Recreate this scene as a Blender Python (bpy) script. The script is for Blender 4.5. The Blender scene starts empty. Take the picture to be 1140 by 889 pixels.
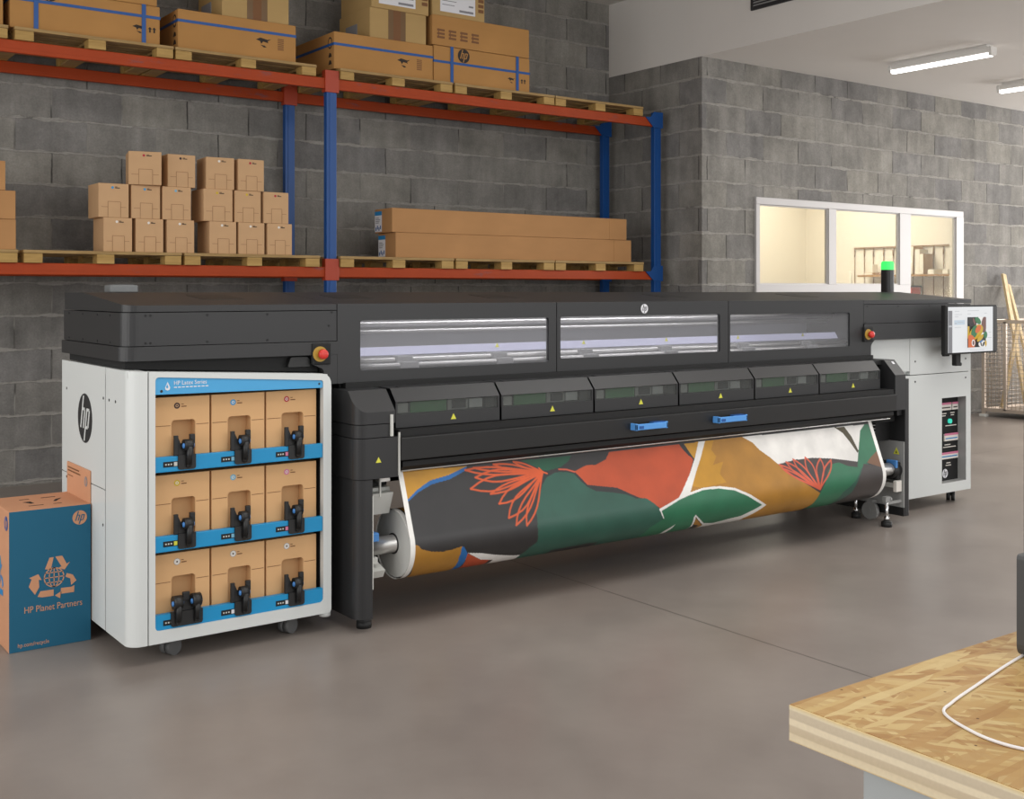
import bpy, bmesh, math, random
import numpy as np
from mathutils import Vector, Matrix

random.seed(7)
scene = bpy.context.scene
COL = scene.collection
PI = math.pi

# ------------------------------------------------------------------ materials
def lin(v):
    v = v / 255.0
    return v / 12.92 if v <= 0.04045 else ((v + 0.055) / 1.055) ** 2.4
def rgb(c):
    return (lin(c[0]), lin(c[1]), lin(c[2]), 1.0)

def new_mat(name):
    m = bpy.data.materials.new(name)
    m.use_nodes = True
    nt = m.node_tree
    return m, nt, nt.nodes['Principled BSDF']

def node(nt, kind, **kw):
    n = nt.nodes.new(kind)
    for k, v in kw.items():
        setattr(n, k, v)
    return n

def plain(name, c, rough=0.5, metal=0.0, vary=0.06, scale=6.0, bump=0.0, spec=0.5, coat=0.0):
    """A painted / moulded surface with a slight procedural mottling."""
    m, nt, b = new_mat(name)
    b.inputs['Roughness'].default_value = rough
    b.inputs['Metallic'].default_value = metal
    b.inputs['Specular IOR Level'].default_value = spec
    b.inputs['Coat Weight'].default_value = coat
    tc = node(nt, 'ShaderNodeTexCoord')
    nz = node(nt, 'ShaderNodeTexNoise')
    nz.inputs['Scale'].default_value = scale
    nz.inputs['Detail'].default_value = 4
    nt.links.new(tc.outputs['Object'], nz.inputs['Vector'])
    mx = node(nt, 'ShaderNodeMix', data_type='RGBA')
    base = rgb(c)
    mx.inputs['A'].default_value = tuple(min(1, v * (1 - vary)) for v in base[:3]) + (1,)
    mx.inputs['B'].default_value = tuple(min(1, v * (1 + vary)) for v in base[:3]) + (1,)
    nt.links.new(nz.outputs['Fac'], mx.inputs['Factor'])
    nt.links.new(mx.outputs['Result'], b.inputs['Base Color'])
    if bump:
        bp = node(nt, 'ShaderNodeBump')
        bp.inputs['Strength'].default_value = bump
        bp.inputs['Distance'].default_value = 0.01
        n2 = node(nt, 'ShaderNodeTexNoise')
        n2.inputs['Scale'].default_value = scale * 12
        nt.links.new(tc.outputs['Object'], n2.inputs['Vector'])
        nt.links.new(n2.outputs['Fac'], bp.inputs['Height'])
        nt.links.new(bp.outputs['Normal'], b.inputs['Normal'])
    return m

def glow(name, c, strength):
    m, nt, b = new_mat(name)
    b.inputs['Base Color'].default_value = tuple(v * .25 for v in rgb(c)[:3]) + (1,)
    b.inputs['Emission Color'].default_value = rgb(c)
    b.inputs['Emission Strength'].default_value = strength
    return m

def glass(name, tint, alpha, rough=0.05):
    """Thin pane: mostly transparent, tinted, with a mirror sheen."""
    m, nt, b = new_mat(name)
    out = nt.nodes['Material Output']
    tr = node(nt, 'ShaderNodeBsdfTransparent')
    tr.inputs['Color'].default_value = rgb(tint)
    b.inputs['Base Color'].default_value = rgb(tint)
    b.inputs['Roughness'].default_value = rough
    mx = node(nt, 'ShaderNodeMixShader')
    mx.inputs['Fac'].default_value = alpha
    nt.links.new(tr.outputs[0], mx.inputs[1])
    nt.links.new(b.outputs[0], mx.inputs[2])
    nt.links.new(mx.outputs[0], out.inputs['Surface'])
    return m

def block_wall(name, axis, z_off, u_off, shade=1.0):
    """Concrete blocks 0.545 x 0.256 m: mottled grey, wide pale bed joints, thin dark upright joints."""
    m, nt, b = new_mat(name)
    L = nt.links.new
    def math_(op, a, b_=None, c=None):
        n = node(nt, 'ShaderNodeMath', operation=op)
        for i_, v in enumerate((a, b_, c)):
            if v is None:
                continue
            if hasattr(v, 'is_linked'):
                L(v, n.inputs[i_])
            else:
                n.inputs[i_].default_value = v
        return n.outputs[0]
    def noise(scale, detail=4, rough=.5, sc3=None):
        n = node(nt, 'ShaderNodeTexNoise')
        n.inputs['Scale'].default_value = scale; n.inputs['Detail'].default_value = detail; n.inputs['Roughness'].default_value = rough
        if sc3:
            mp = node(nt, 'ShaderNodeMapping'); mp.inputs['Scale'].default_value = sc3
            L(geo.outputs['Position'], mp.inputs['Vector']); L(mp.outputs[0], n.inputs['Vector'])
        else:
            L(geo.outputs['Position'], n.inputs['Vector'])
        return n.outputs['Fac']
    def mix(f, a, b_, blend='MIX'):
        n = node(nt, 'ShaderNodeMix', data_type='RGBA', blend_type=blend)
        for sock, v in (('Factor', f), ('A', a), ('B', b_)):
            if hasattr(v, 'is_linked'):
                L(v, n.inputs[sock])
            else:
                n.inputs[sock].default_value = v
        return n.outputs['Result']
    def rng(v, a, b_, c, d):
        n = node(nt, 'ShaderNodeMapRange'); L(v, n.inputs['Value'])
        for k_, q in zip(('From Min', 'From Max', 'To Min', 'To Max'), (a, b_, c, d)):
            n.inputs[k_].default_value = q
        return n.outputs[0]
    g = lambda v, t=0: rgb((v * shade * 1.02 + t * .2, v * shade, v * shade * (.962) - t))
    geo = node(nt, 'ShaderNodeNewGeometry')
    sep = node(nt, 'ShaderNodeSeparateXYZ'); L(geo.outputs['Position'], sep.inputs[0])
    w1, w2 = noise(3.0, 4, .6), noise(4.1, 4, .6, (1.3, 1.3, 1.7))
    u_ = math_('ADD', math_('ADD', sep.outputs[axis], u_off), math_('MULTIPLY_ADD', w1, .03, -.015))
    z_ = math_('ADD', math_('ADD', sep.outputs['Z'], z_off), math_('MULTIPLY_ADD', w2, .034, -.017))
    cmb = node(nt, 'ShaderNodeCombineXYZ'); L(u_, cmb.inputs[0]); L(z_, cmb.inputs[1])
    br = node(nt, 'ShaderNodeTexBrick'); br.offset = 0.5
    for k_, v in (('Scale', 1.0), ('Brick Width', .545), ('Row Height', .256), ('Mortar Size', .0065), ('Mortar Smooth', .25), ('Bias', 0.0)):
        br.inputs[k_].default_value = v
    br.inputs['Color1'].default_value = g(121, -3); br.inputs['Color2'].default_value = g(139, 2); br.inputs['Mortar'].default_value = g(120)
    L(cmb.outputs[0], br.inputs['Vector'])
    # blotches, upright damp streaks, grain
    col = mix(1.0, br.outputs['Color'], (1, 1, 1, 1), 'MULTIPLY')
    def mulv(c, v):
        n = node(nt, 'ShaderNodeVectorMath', operation='SCALE'); L(c, n.inputs[0]); L(v, n.inputs['Scale']); return n.outputs[0]
    col = mulv(col, rng(noise(2.6, 9, .7),   .3, .7, .68, 1.2))
    col = mulv(col, rng(noise(5.0, 5, .6, (1.6, 1.6, .22)), .32, .68, .84, 1.10))
    col = mulv(col, rng(noise(70, 3), .3, .7, .90, 1.10))
    # upright joints: mostly dark cracks, sometimes filled pale
    vj = mix(rng(noise(2.2, 2), .45, .55, 0, 1), g(72), g(140))
    fv = math_('MULTIPLY', br.outputs['Fac'], rng(noise(6, 3), .35, .55, .25, 1.0))
    col = mix(fv, col, vj)
    # bed joints: rough pale mortar of changing width
    fr = math_('FRACT', math_('MULTIPLY', z_, 1 / .256))
    d = math_('MULTIPLY', math_('MINIMUM', fr, math_('SUBTRACT', 1.0, fr)), .256)
    wid = rng(noise(6.5, 6, .65), .3, .7, .001, .022)
    fb = rng(math_('SUBTRACT', wid, d), -.003, .004, 0, 1)
    fb.node.clamp = True
    col = mix(math_('MULTIPLY', fb, .8), col, mix(noise(30, 3), g(138), g(178)))
    # smears of pale mortar
    sm = rng(noise(1.15, 7, .62), .60, .74, 0, .5); sm.node.clamp = True
    col = mix(sm, col, g(166))
    # a few rust drips
    vo = node(nt, 'ShaderNodeTexVoronoi'); vo.inputs['Scale'].default_value = 1.0
    mp = node(nt, 'ShaderNodeMapping'); mp.inputs['Scale'].default_value = (1.0, 1.0, .35) ; L(geo.outputs['Position'], mp.inputs['Vector']); L(mp.outputs[0], vo.inputs['Vector'])
    ru = rng(vo.outputs['Distance'], .018, .036, .75, 0); ru.node.clamp = True
    col = mix(ru, col, rgb((150, 96, 48)))
    L(col, b.inputs['Base Color'])
    b.inputs['Roughness'].default_value = .92
    b.inputs['Specular IOR Level'].default_value = .2
    bp = node(nt, 'ShaderNodeBump'); bp.inputs['Strength'].default_value = .8; bp.inputs['Distance'].default_value = .012
    h = math_('ADD', math_('MULTIPLY', br.outputs['Fac'], -.9), math_('ADD', math_('MULTIPLY', noise(24, 6), .5), math_('MULTIPLY', fb, .5)))
    L(h, bp.inputs['Height']); L(bp.outputs['Normal'], b.inputs['Normal'])
    return m

def concrete_floor(name):
    m, nt, b = new_mat(name)
    L = nt.links.new
    geo = node(nt, 'ShaderNodeNewGeometry')
    n1 = node(nt, 'ShaderNodeTexNoise'); n1.inputs['Scale'].default_value = 1.1; n1.inputs['Detail'].default_value = 7; n1.inputs['Roughness'].default_value = .6
    L(geo.outputs['Position'], n1.inputs['Vector'])
    r1 = node(nt, 'ShaderNodeValToRGB')
    r1.color_ramp.elements[0].position = .3; r1.color_ramp.elements[0].color = rgb((122, 113, 107))
    r1.color_ramp.elements[1].position = .7; r1.color_ramp.elements[1].color = rgb((141, 132, 125))
    L(n1.outputs['Fac'], r1.inputs['Fac'])
    n2 = node(nt, 'ShaderNodeTexNoise'); n2.inputs['Scale'].default_value = 9; n2.inputs['Detail'].default_value = 8
    L(geo.outputs['Position'], n2.inputs['Vector'])
    r2 = node(nt, 'ShaderNodeMapRange'); r2.inputs['To Min'].default_value = .93; r2.inputs['To Max'].default_value = 1.06
    L(n2.outputs['Fac'], r2.inputs['Value'])
    mu = node(nt, 'ShaderNodeMix', data_type='RGBA', blend_type='MULTIPLY'); mu.inputs['Factor'].default_value = 1
    L(r1.outputs['Color'], mu.inputs['A']); L(r2.outputs[0], mu.inputs['B'])
    # saw-cut joints in the slab
    sep = node(nt, 'ShaderNodeSeparateXYZ'); L(geo.outputs['Position'], sep.inputs[0])
    cur = mu.outputs['Result']
    for ax, pos in (('X', 3.735), ('Y', 5.987), ('X', 9.2)):
        s = node(nt, 'ShaderNodeMath', operation='SUBTRACT'); s.inputs[1].default_value = pos
        a = node(nt, 'ShaderNodeMath', operation='ABSOLUTE')
        c = node(nt, 'ShaderNodeMath', operation='LESS_THAN'); c.inputs[1].default_value = .0032
        L(sep.outputs[ax], s.inputs[0]); L(s.outputs[0], a.inputs[0]); L(a.outputs[0], c.inputs[0])
        mj = node(nt, 'ShaderNodeMix', data_type='RGBA'); mj.inputs['B'].default_value = rgb((74, 68, 65))
        L(c.outputs[0], mj.inputs['Factor']); L(cur, mj.inputs['A'])
        cur = mj.outputs['Result']
    L(cur, b.inputs['Base Color'])
    rr = node(nt, 'ShaderNodeMapRange'); rr.inputs['To Min'].default_value = .24; rr.inputs['To Max'].default_value = .46
    L(n1.outputs['Fac'], rr.inputs['Value']); L(rr.outputs[0], b.inputs['Roughness'])
    b.inputs['Specular IOR Level'].default_value = .45
    bp = node(nt, 'ShaderNodeBump'); bp.inputs['Strength'].default_value = .03
    L(n2.outputs['Fac'], bp.inputs['Height']); L(bp.outputs['Normal'], b.inputs['Normal'])
    return m

def cardboard(name, c):
    m, nt, b = new_mat(name)
    L = nt.links.new
    tc = node(nt, 'ShaderNodeTexCoord')
    mp = node(nt, 'ShaderNodeMapping'); mp.inputs['Scale'].default_value = (1.2, 1.2, 3.5)
    L(tc.outputs['Object'], mp.inputs['Vector'])
    n1 = node(nt, 'ShaderNodeTexNoise'); n1.inputs['Scale'].default_value = 2.2; n1.inputs['Detail'].default_value = 6
    L(mp.outputs[0], n1.inputs['Vector'])
    n2 = node(nt, 'ShaderNodeTexNoise'); n2.inputs['Scale'].default_value = 2.5; n2.inputs['Detail'].default_value = 3
    L(tc.outputs['Object'], n2.inputs['Vector'])
    ad = node(nt, 'ShaderNodeMath', operation='ADD'); L(n1.outputs['Fac'], ad.inputs[0]); L(n2.outputs['Fac'], ad.inputs[1])
    r = node(nt, 'ShaderNodeMapRange'); r.inputs['From Min'].default_value = .6; r.inputs['From Max'].default_value = 1.4
    r.inputs['To Min'].default_value = .91; r.inputs['To Max'].default_value = 1.08
    L(ad.outputs[0], r.inputs['Value'])
    mu = node(nt, 'ShaderNodeMix', data_type='RGBA', blend_type='MULTIPLY'); mu.inputs['Factor'].default_value = 1
    mu.inputs['A'].default_value = rgb(c); L(r.outputs[0], mu.inputs['B'])
    L(mu.outputs['Result'], b.inputs['Base Color'])
    b.inputs['Roughness'].default_value = .8; b.inputs['Specular IOR Level'].default_value = .25
    return m

def wood(name, c1, c2, stretch=(1.2, 14, 14), rough=.7):
    m, nt, b = new_mat(name)
    L = nt.links.new
    tc = node(nt, 'ShaderNodeTexCoord')
    mp = node(nt, 'ShaderNodeMapping'); mp.inputs['Scale'].default_value = stretch
    L(tc.outputs['Object'], mp.inputs['Vector'])
    n1 = node(nt, 'ShaderNodeTexNoise'); n1.inputs['Scale'].default_value = 3; n1.inputs['Detail'].default_value = 7; n1.inputs['Distortion'].default_value = .6
    L(mp.outputs[0], n1.inputs['Vector'])
    r = node(nt, 'ShaderNodeValToRGB')
    r.color_ramp.elements[0].position = .34; r.color_ramp.elements[0].color = rgb(c1)
    r.color_ramp.elements[1].position = .66; r.color_ramp.elements[1].color = rgb(c2)
    L(n1.outputs['Fac'], r.inputs['Fac']); L(r.outputs['Color'], b.inputs['Base Color'])
    b.inputs['Roughness'].default_value = rough
    return m

def chipboard(name):
    """Oriented strand board: overlapping stretched flakes at several angles."""
    m, nt, b = new_mat(name)
    L = nt.links.new
    geo = node(nt, 'ShaderNodeNewGeometry')
    cur = None
    base = node(nt, 'ShaderNodeTexNoise'); base.inputs['Scale'].default_value = 14; base.inputs['Detail'].default_value = 6
    L(geo.outputs['Position'], base.inputs['Vector'])
    rb = node(nt, 'ShaderNodeValToRGB')
    rb.color_ramp.elements[0].position = .3; rb.color_ramp.elements[0].color = rgb((158, 124, 74))
    rb.color_ramp.elements[1].position = .7; rb.color_ramp.elements[1].color = rgb((182, 150, 96))
    L(base.outputs['Fac'], rb.inputs['Fac'])
    cur = rb.outputs['Color']
    for k, (ang, sc, st) in enumerate(((.35, 9, 5.5), (1.25, 11, 6), (-.5, 8, 5), (2.2, 12, 6), (.05, 10, 7))):
        mp = node(nt, 'ShaderNodeMapping')
        mp.vector_type = 'TEXTURE'
        mp.inputs['Rotation'].default_value = (0, 0, ang)
        mp.inputs['Location'].default_value = (k * 1.7, k * .9, 0)
        mp.inputs['Scale'].default_value = (st / sc / 5.5, 1 / sc / 8.0, 1)
        wb = node(nt, 'ShaderNodeTexNoise'); wb.inputs['Scale'].default_value = 7
        L(geo.outputs['Position'], wb.inputs['Vector'])
        wv = node(nt, 'ShaderNodeVectorMath', operation='SCALE'); wv.inputs['Scale'].default_value = .02
        L(wb.outputs['Color'], wv.inputs[0])
        va = node(nt, 'ShaderNodeVectorMath', operation='ADD')
        L(geo.outputs['Position'], va.inputs[0]); L(wv.outputs[0], va.inputs[1]); L(va.outputs[0], mp.inputs['Vector'])
        vo = node(nt, 'ShaderNodeTexVoronoi'); vo.voronoi_dimensions = '2D'; vo.inputs['Scale'].default_value = 1
        L(mp.outputs[0], vo.inputs['Vector'])
        sc_ = node(nt, 'ShaderNodeSeparateColor'); L(vo.outputs['Color'], sc_.inputs[0])
        rc = node(nt, 'ShaderNodeValToRGB')
        cols = [(146, 102, 56), (170, 132, 80), (182, 150, 94), (200, 176, 124), (162, 122, 70)]
        rc.color_ramp.elements[0].color = rgb(cols[0]); rc.color_ramp.elements[1].color = rgb(cols[-1])
        for i, cc in enumerate(cols[1:-1]):
            e = rc.color_ramp.elements.new((i + 1) / 4); e.color = rgb(cc)
        L(sc_.outputs[0], rc.inputs['Fac'])
        gt = node(nt, 'ShaderNodeMath', operation='GREATER_THAN'); gt.inputs[1].default_value = .62
        L(sc_.outputs[1], gt.inputs[0])
        fm = node(nt, 'ShaderNodeMath', operation='MULTIPLY'); fm.inputs[1].default_value = .78
        L(gt.outputs[0], fm.inputs[0])
        mx = node(nt, 'ShaderNodeMix', data_type='RGBA')
        L(fm.outputs[0], mx.inputs['Factor']); L(cur, mx.inputs['A']); L(rc.outputs['Color'], mx.inputs['B'])
        cur = mx.outputs['Result']
    # few dark knots
    vk = node(nt, 'ShaderNodeTexVoronoi'); vk.voronoi_dimensions = '2D'; vk.inputs['Scale'].default_value = 34
    L(geo.outputs['Position'], vk.inputs['Vector'])
    lt = node(nt, 'ShaderNodeMath', operation='LESS_THAN'); lt.inputs[1].default_value = .07
    L(vk.outputs['Distance'], lt.inputs[0])
    sk = node(nt, 'ShaderNodeSeparateColor'); L(vk.outputs['Color'], sk.inputs[0])
    gk = node(nt, 'ShaderNodeMath', operation='GREATER_THAN'); gk.inputs[1].default_value = .93
    L(sk.outputs[0], gk.inputs[0])
    mk = node(nt, 'ShaderNodeMath', operation='MULTIPLY'); L(lt.outputs[0], mk.inputs[0]); L(gk.outputs[0], mk.inputs[1])
    mx = node(nt, 'ShaderNodeMix', data_type='RGBA'); mx.inputs['B'].default_value = rgb((92, 58, 26))
    L(mk.outputs[0], mx.inputs['Factor']); L(cur, mx.inputs['A'])
    L(mx.outputs['Result'], b.inputs['Base Color'])
    b.inputs['Roughness'].default_value = .6; b.inputs['Specular IOR Level'].default_value = .3
    return m

def plywood_edge(name, z0, z1):
    m, nt, b = new_mat(name)
    L = nt.links.new
    geo = node(nt, 'ShaderNodeNewGeometry')
    sep = node(nt, 'ShaderNodeSeparateXYZ'); L(geo.outputs['Position'], sep.inputs[0])
    nz = node(nt, 'ShaderNodeTexNoise'); nz.inputs['Scale'].default_value = 6
    L(geo.outputs['Position'], nz.inputs['Vector'])
    mr = node(nt, 'ShaderNodeMapRange'); mr.inputs['From Min'].default_value = z0; mr.inputs['From Max'].default_value = z1
    L(sep.outputs['Z'], mr.inputs['Value'])
    ad = node(nt, 'ShaderNodeMath', operation='MULTIPLY_ADD'); ad.inputs[1].default_value = .05
    L(nz.outputs['Fac'], ad.inputs[0]); L(mr.outputs[0], ad.inputs[2])
    r = node(nt, 'ShaderNodeValToRGB')
    els = [(0, (196, 160, 100)), (.06, (216, 200, 168)), (.22, (212, 194, 162)), (.26, (192, 174, 144)), (.44, (196, 178, 150)), (.48, (220, 204, 174)),
           (.62, (220, 204, 174)), (.66, (194, 178, 152)), (.86, (198, 182, 156)), (.90, (218, 203, 172)), (1.0, (214, 190, 140))]
    r.color_ramp.elements[0].position = 0; r.color_ramp.elements[0].color = rgb(els[0][1])
    r.color_ramp.elements[1].position = 1; r.color_ramp.elements[1].color = rgb(els[-1][1])
    for p, cc in els[1:-1]:
        e = r.color_ramp.elements.new(p); e.color = rgb(cc)
    L(ad.outputs[0], r.inputs['Fac'])
    ng = node(nt, 'ShaderNodeTexNoise'); ng.inputs['Scale'].default_value = 160
    L(geo.outputs['Position'], ng.inputs['Vector'])
    r2 = node(nt, 'ShaderNodeMapRange'); r2.inputs['To Min'].default_value = .93; r2.inputs['To Max'].default_value = 1.07
    L(ng.outputs['Fac'], r2.inputs['Value'])
    mu = node(nt, 'ShaderNodeMix', data_type='RGBA', blend_type='MULTIPLY'); mu.inputs['Factor'].default_value = 1
    L(r.outputs['Color'], mu.inputs['A']); L(r2.outputs[0], mu.inputs['B'])
    L(mu.outputs['Result'], b.inputs['Base Color'])
    b.inputs['Roughness'].default_value = .65
    return m

def print_media(name):
    m, nt, b = new_mat(name)
    L = nt.links.new
    at = node(nt, 'ShaderNodeVertexColor'); at.layer_name = 'artwork'
    geo = node(nt, 'ShaderNodeNewGeometry')
    n = node(nt, 'ShaderNodeTexNoise'); n.inputs['Scale'].default_value = 7; n.inputs['Detail'].default_value = 7
    L(geo.outputs['Position'], n.inputs['Vector'])
    r = node(nt, 'ShaderNodeMapRange'); r.inputs['From Min'].default_value = .3; r.inputs['From Max'].default_value = .7
    r.inputs['To Min'].default_value = .86; r.inputs['To Max'].default_value = 1.1
    L(n.outputs['Fac'], r.inputs['Value'])
    mu = node(nt, 'ShaderNodeMix', data_type='RGBA', blend_type='MULTIPLY'); mu.inputs['Factor'].default_value = 1
    L(at.outputs['Color'], mu.inputs['A']); L(r.outputs[0], mu.inputs['B'])
    L(mu.outputs['Result'], b.inputs['Base Color'])
    b.inputs['Roughness'].default_value = .38
    return m

M = {}
M['wall_back'] = block_wall('concrete_blocks_back', 'X', -.028, .39)
M['wall_win'] = block_wall('concrete_blocks_window', 'X', -.028, .276)
M['wall_side'] = block_wall('concrete_blocks_side', 'Y', -.028, .453)
M['floor'] = concrete_floor('polished_concrete')
M['plaster'] = plain('white_plaster', (217, 213, 208), .85, vary=.03, scale=2)
M['cream'] = plain('cream_paint', (224, 216, 200), .8, vary=.02, scale=2)
M['winframe'] = plain('white_window_frame', (184, 181, 180), .45, vary=.02)
M['pane'] = glass('window_glass', (250, 250, 246), .04)
M['blk'] = plain('charcoal_plastic', (37, 37, 38), .42, vary=.05, scale=3)
M['blk2'] = plain('dark_charcoal_plastic', (27, 27, 27), .45, vary=.05, scale=3)
M['void'] = plain('black_cavity', (14, 14, 14), .7)
M['white'] = plain('white_sheet_metal', (208, 211, 209), .38, vary=.015, scale=2)
M['blue'] = plain('cyan_blue_enamel', (20, 142, 196), .4, vary=.03)
M['header'] = plain('header_blue', (70, 160, 212), .45, vary=.03)
M['tan'] = cardboard('tan_carton', (214, 170, 122))
M['tan2'] = cardboard('light_tan_carton', (200, 162, 122))
M['kraft'] = cardboard('kraft_shipping', (176, 130, 76))
M['kraft2'] = cardboard('pale_kraft', (178, 148, 98))
M['kraft3'] = cardboard('long_carton_kraft', (176, 131, 86))
M['rec'] = cardboard('recycling_kraft', (200, 146, 112))
M['teal'] = plain('teal_print', (14, 92, 122), .7, vary=.03)
M['orange'] = plain('rack_orange', (164, 62, 20), .5, vary=.14, scale=5, spec=.25)
M['orange2'] = plain('rack_orange_red', (166, 58, 28), .45, vary=.06)
M['rblue'] = plain('rack_blue', (14, 72, 138), .4, vary=.08)
M['pallet'] = wood('pallet_pine', (144, 114, 68), (172, 142, 92))
M['pblock'] = wood('pallet_block_pine', (158, 124, 66), (182, 148, 86))
M['strap'] = plain('blue_strap', (28, 82, 150), .4)
M['ink'] = plain('black_print', (40, 30, 24), .7)
M['brownink'] = plain('brown_print', (118, 78, 44), .7)
M['tape'] = plain('brown_tape', (112, 84, 52), .35)
M['paper'] = plain('white_paper_label', (222, 222, 226), .7, vary=.01)
M['greyprint'] = plain('grey_print', (130, 130, 134), .7)
M['bluelabel'] = plain('blue_label', (30, 130, 190), .6)
M['steel'] = plain('brushed_steel', (214, 212, 208), .3, .75)
M['chrome'] = plain('chrome', (225, 225, 225), .12, 1.0)
M['lgrey'] = plain('light_grey_plastic', (200, 200, 194), .5)
M['mgrey'] = plain('grey_sheet', (150, 150, 148), .45)
M['rollend'] = plain('grey_roll_end', (198, 198, 193), .6)
M['rubber'] = plain('black_rubber', (24, 24, 24), .6)
M['caster'] = plain('caster_grey', (96, 96, 96), .45)
M['clearwheel'] = plain('pale_grey_wheel', (150, 150, 148), .35)
M['yellow'] = plain('warning_yellow', (214, 212, 70), .5)
M['amber'] = plain('estop_yellow', (176, 140, 52), .5)
M['red'] = plain('estop_red', (206, 52, 44), .35)
M['bluehandle'] = plain('blue_handle', (84, 152, 222), .45)
M['bluebtn'] = plain('blue_button', (70, 130, 196), .4)
M['art'] = print_media('printed_media')
M['media_edge'] = plain('white_media', (232, 230, 225), .5, vary=.01)
M['tint'] = glass('tinted_window', (236, 236, 238), .10, .1)
M['smoke'] = glass('smoked_window', (222, 224, 222), .06, .15)
M['pcb'] = plain('green_board', (36, 110, 50), .5, vary=.5, scale=60)
M['inner'] = plain('inner_grey', (176, 176, 178), .4)
M['ledwhite'] = glow('lamp_strip_white', (214, 214, 240), .55)
M['tube'] = glow('tube_light', (255, 252, 248), 5.0)
M['green_on'] = glow('green_beacon', (60, 240, 100), 1.3)
M['tealbtn'] = glow('teal_button', (60, 220, 190), .8)
M['screen'] = glow('screen_white', (226, 228, 230), .72)
M['benchgrey'] = plain('bench_grey', (168, 172, 172), .5)
M['blockgrey'] = plain('block_grey', (108, 110, 110), .4)
M['cutline'] = plain('cut_line_brown', (154, 114, 78), .7)
M['osb'] = chipboard('chipboard_top')
M['ply'] = plywood_edge('layered_edge', .848, .9)
M['devgrey'] = plain('device_grey', (60, 60, 60), .4)
M['cable'] = plain('white_cable', (226, 222, 220), .4)
M['wire'] = plain('galvanised_wire', (190, 176, 162), .4, .5)
M['plank'] = wood('pale_plank', (190, 166, 124), (212, 190, 150), (14, 14, 1.2))
M['shelfwood'] = wood('shelf_wood', (150, 112, 66), (176, 136, 84), (14, 1.2, 14))
M['bronze'] = plain('bronze_rod', (140, 112, 80), .5, .3)
M['redbox'] = plain('red_box', (196, 62, 36), .6)
M['bookw'] = plain('pale_cover', (228, 222, 206), .7)
M['bookt'] = plain('tan_cover', (170, 136, 92), .7)
M['vent'] = plain('dark_vent', (40, 40, 42), .6)
M['louver'] = plain('grey_louver', (150, 150, 150), .5)
M['lamp_body'] = plain('lamp_white', (220, 218, 214), .4)

def add_wear(m, c, lo, hi, scale):
    """worn scuffs showing the primer through the paint"""
    nt = m.node_tree; b = nt.nodes['Principled BSDF']; L = nt.links.new
    src = b.inputs['Base Color'].links[0].from_socket
    tc = node(nt, 'ShaderNodeTexCoord'); mp = node(nt, 'ShaderNodeMapping'); mp.inputs['Scale'].default_value = (1, 2, 3.5)
    L(tc.outputs['Object'], mp.inputs['Vector'])
    n1 = node(nt, 'ShaderNodeTexNoise'); n1.inputs['Scale'].default_value = scale; n1.inputs['Detail'].default_value = 9; n1.inputs['Roughness'].default_value = .7
    L(mp.outputs[0], n1.inputs['Vector'])
    r = node(nt, 'ShaderNodeMapRange'); r.inputs['From Min'].default_value = lo; r.inputs['From Max'].default_value = hi; r.inputs['To Max'].default_value = .6
    L(n1.outputs['Fac'], r.inputs['Value'])
    mx = node(nt, 'ShaderNodeMix', data_type='RGBA'); mx.inputs['B'].default_value = rgb(c)
    L(r.outputs[0], mx.inputs['Factor']); L(src, mx.inputs['A']); L(mx.outputs['Result'], b.inputs['Base Color'])
add_wear(M['orange'], (104, 84, 92), .60, .70, 3.2)
add_wear(M['pallet'], (60, 46, 30), .66, .74, 6)

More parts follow.
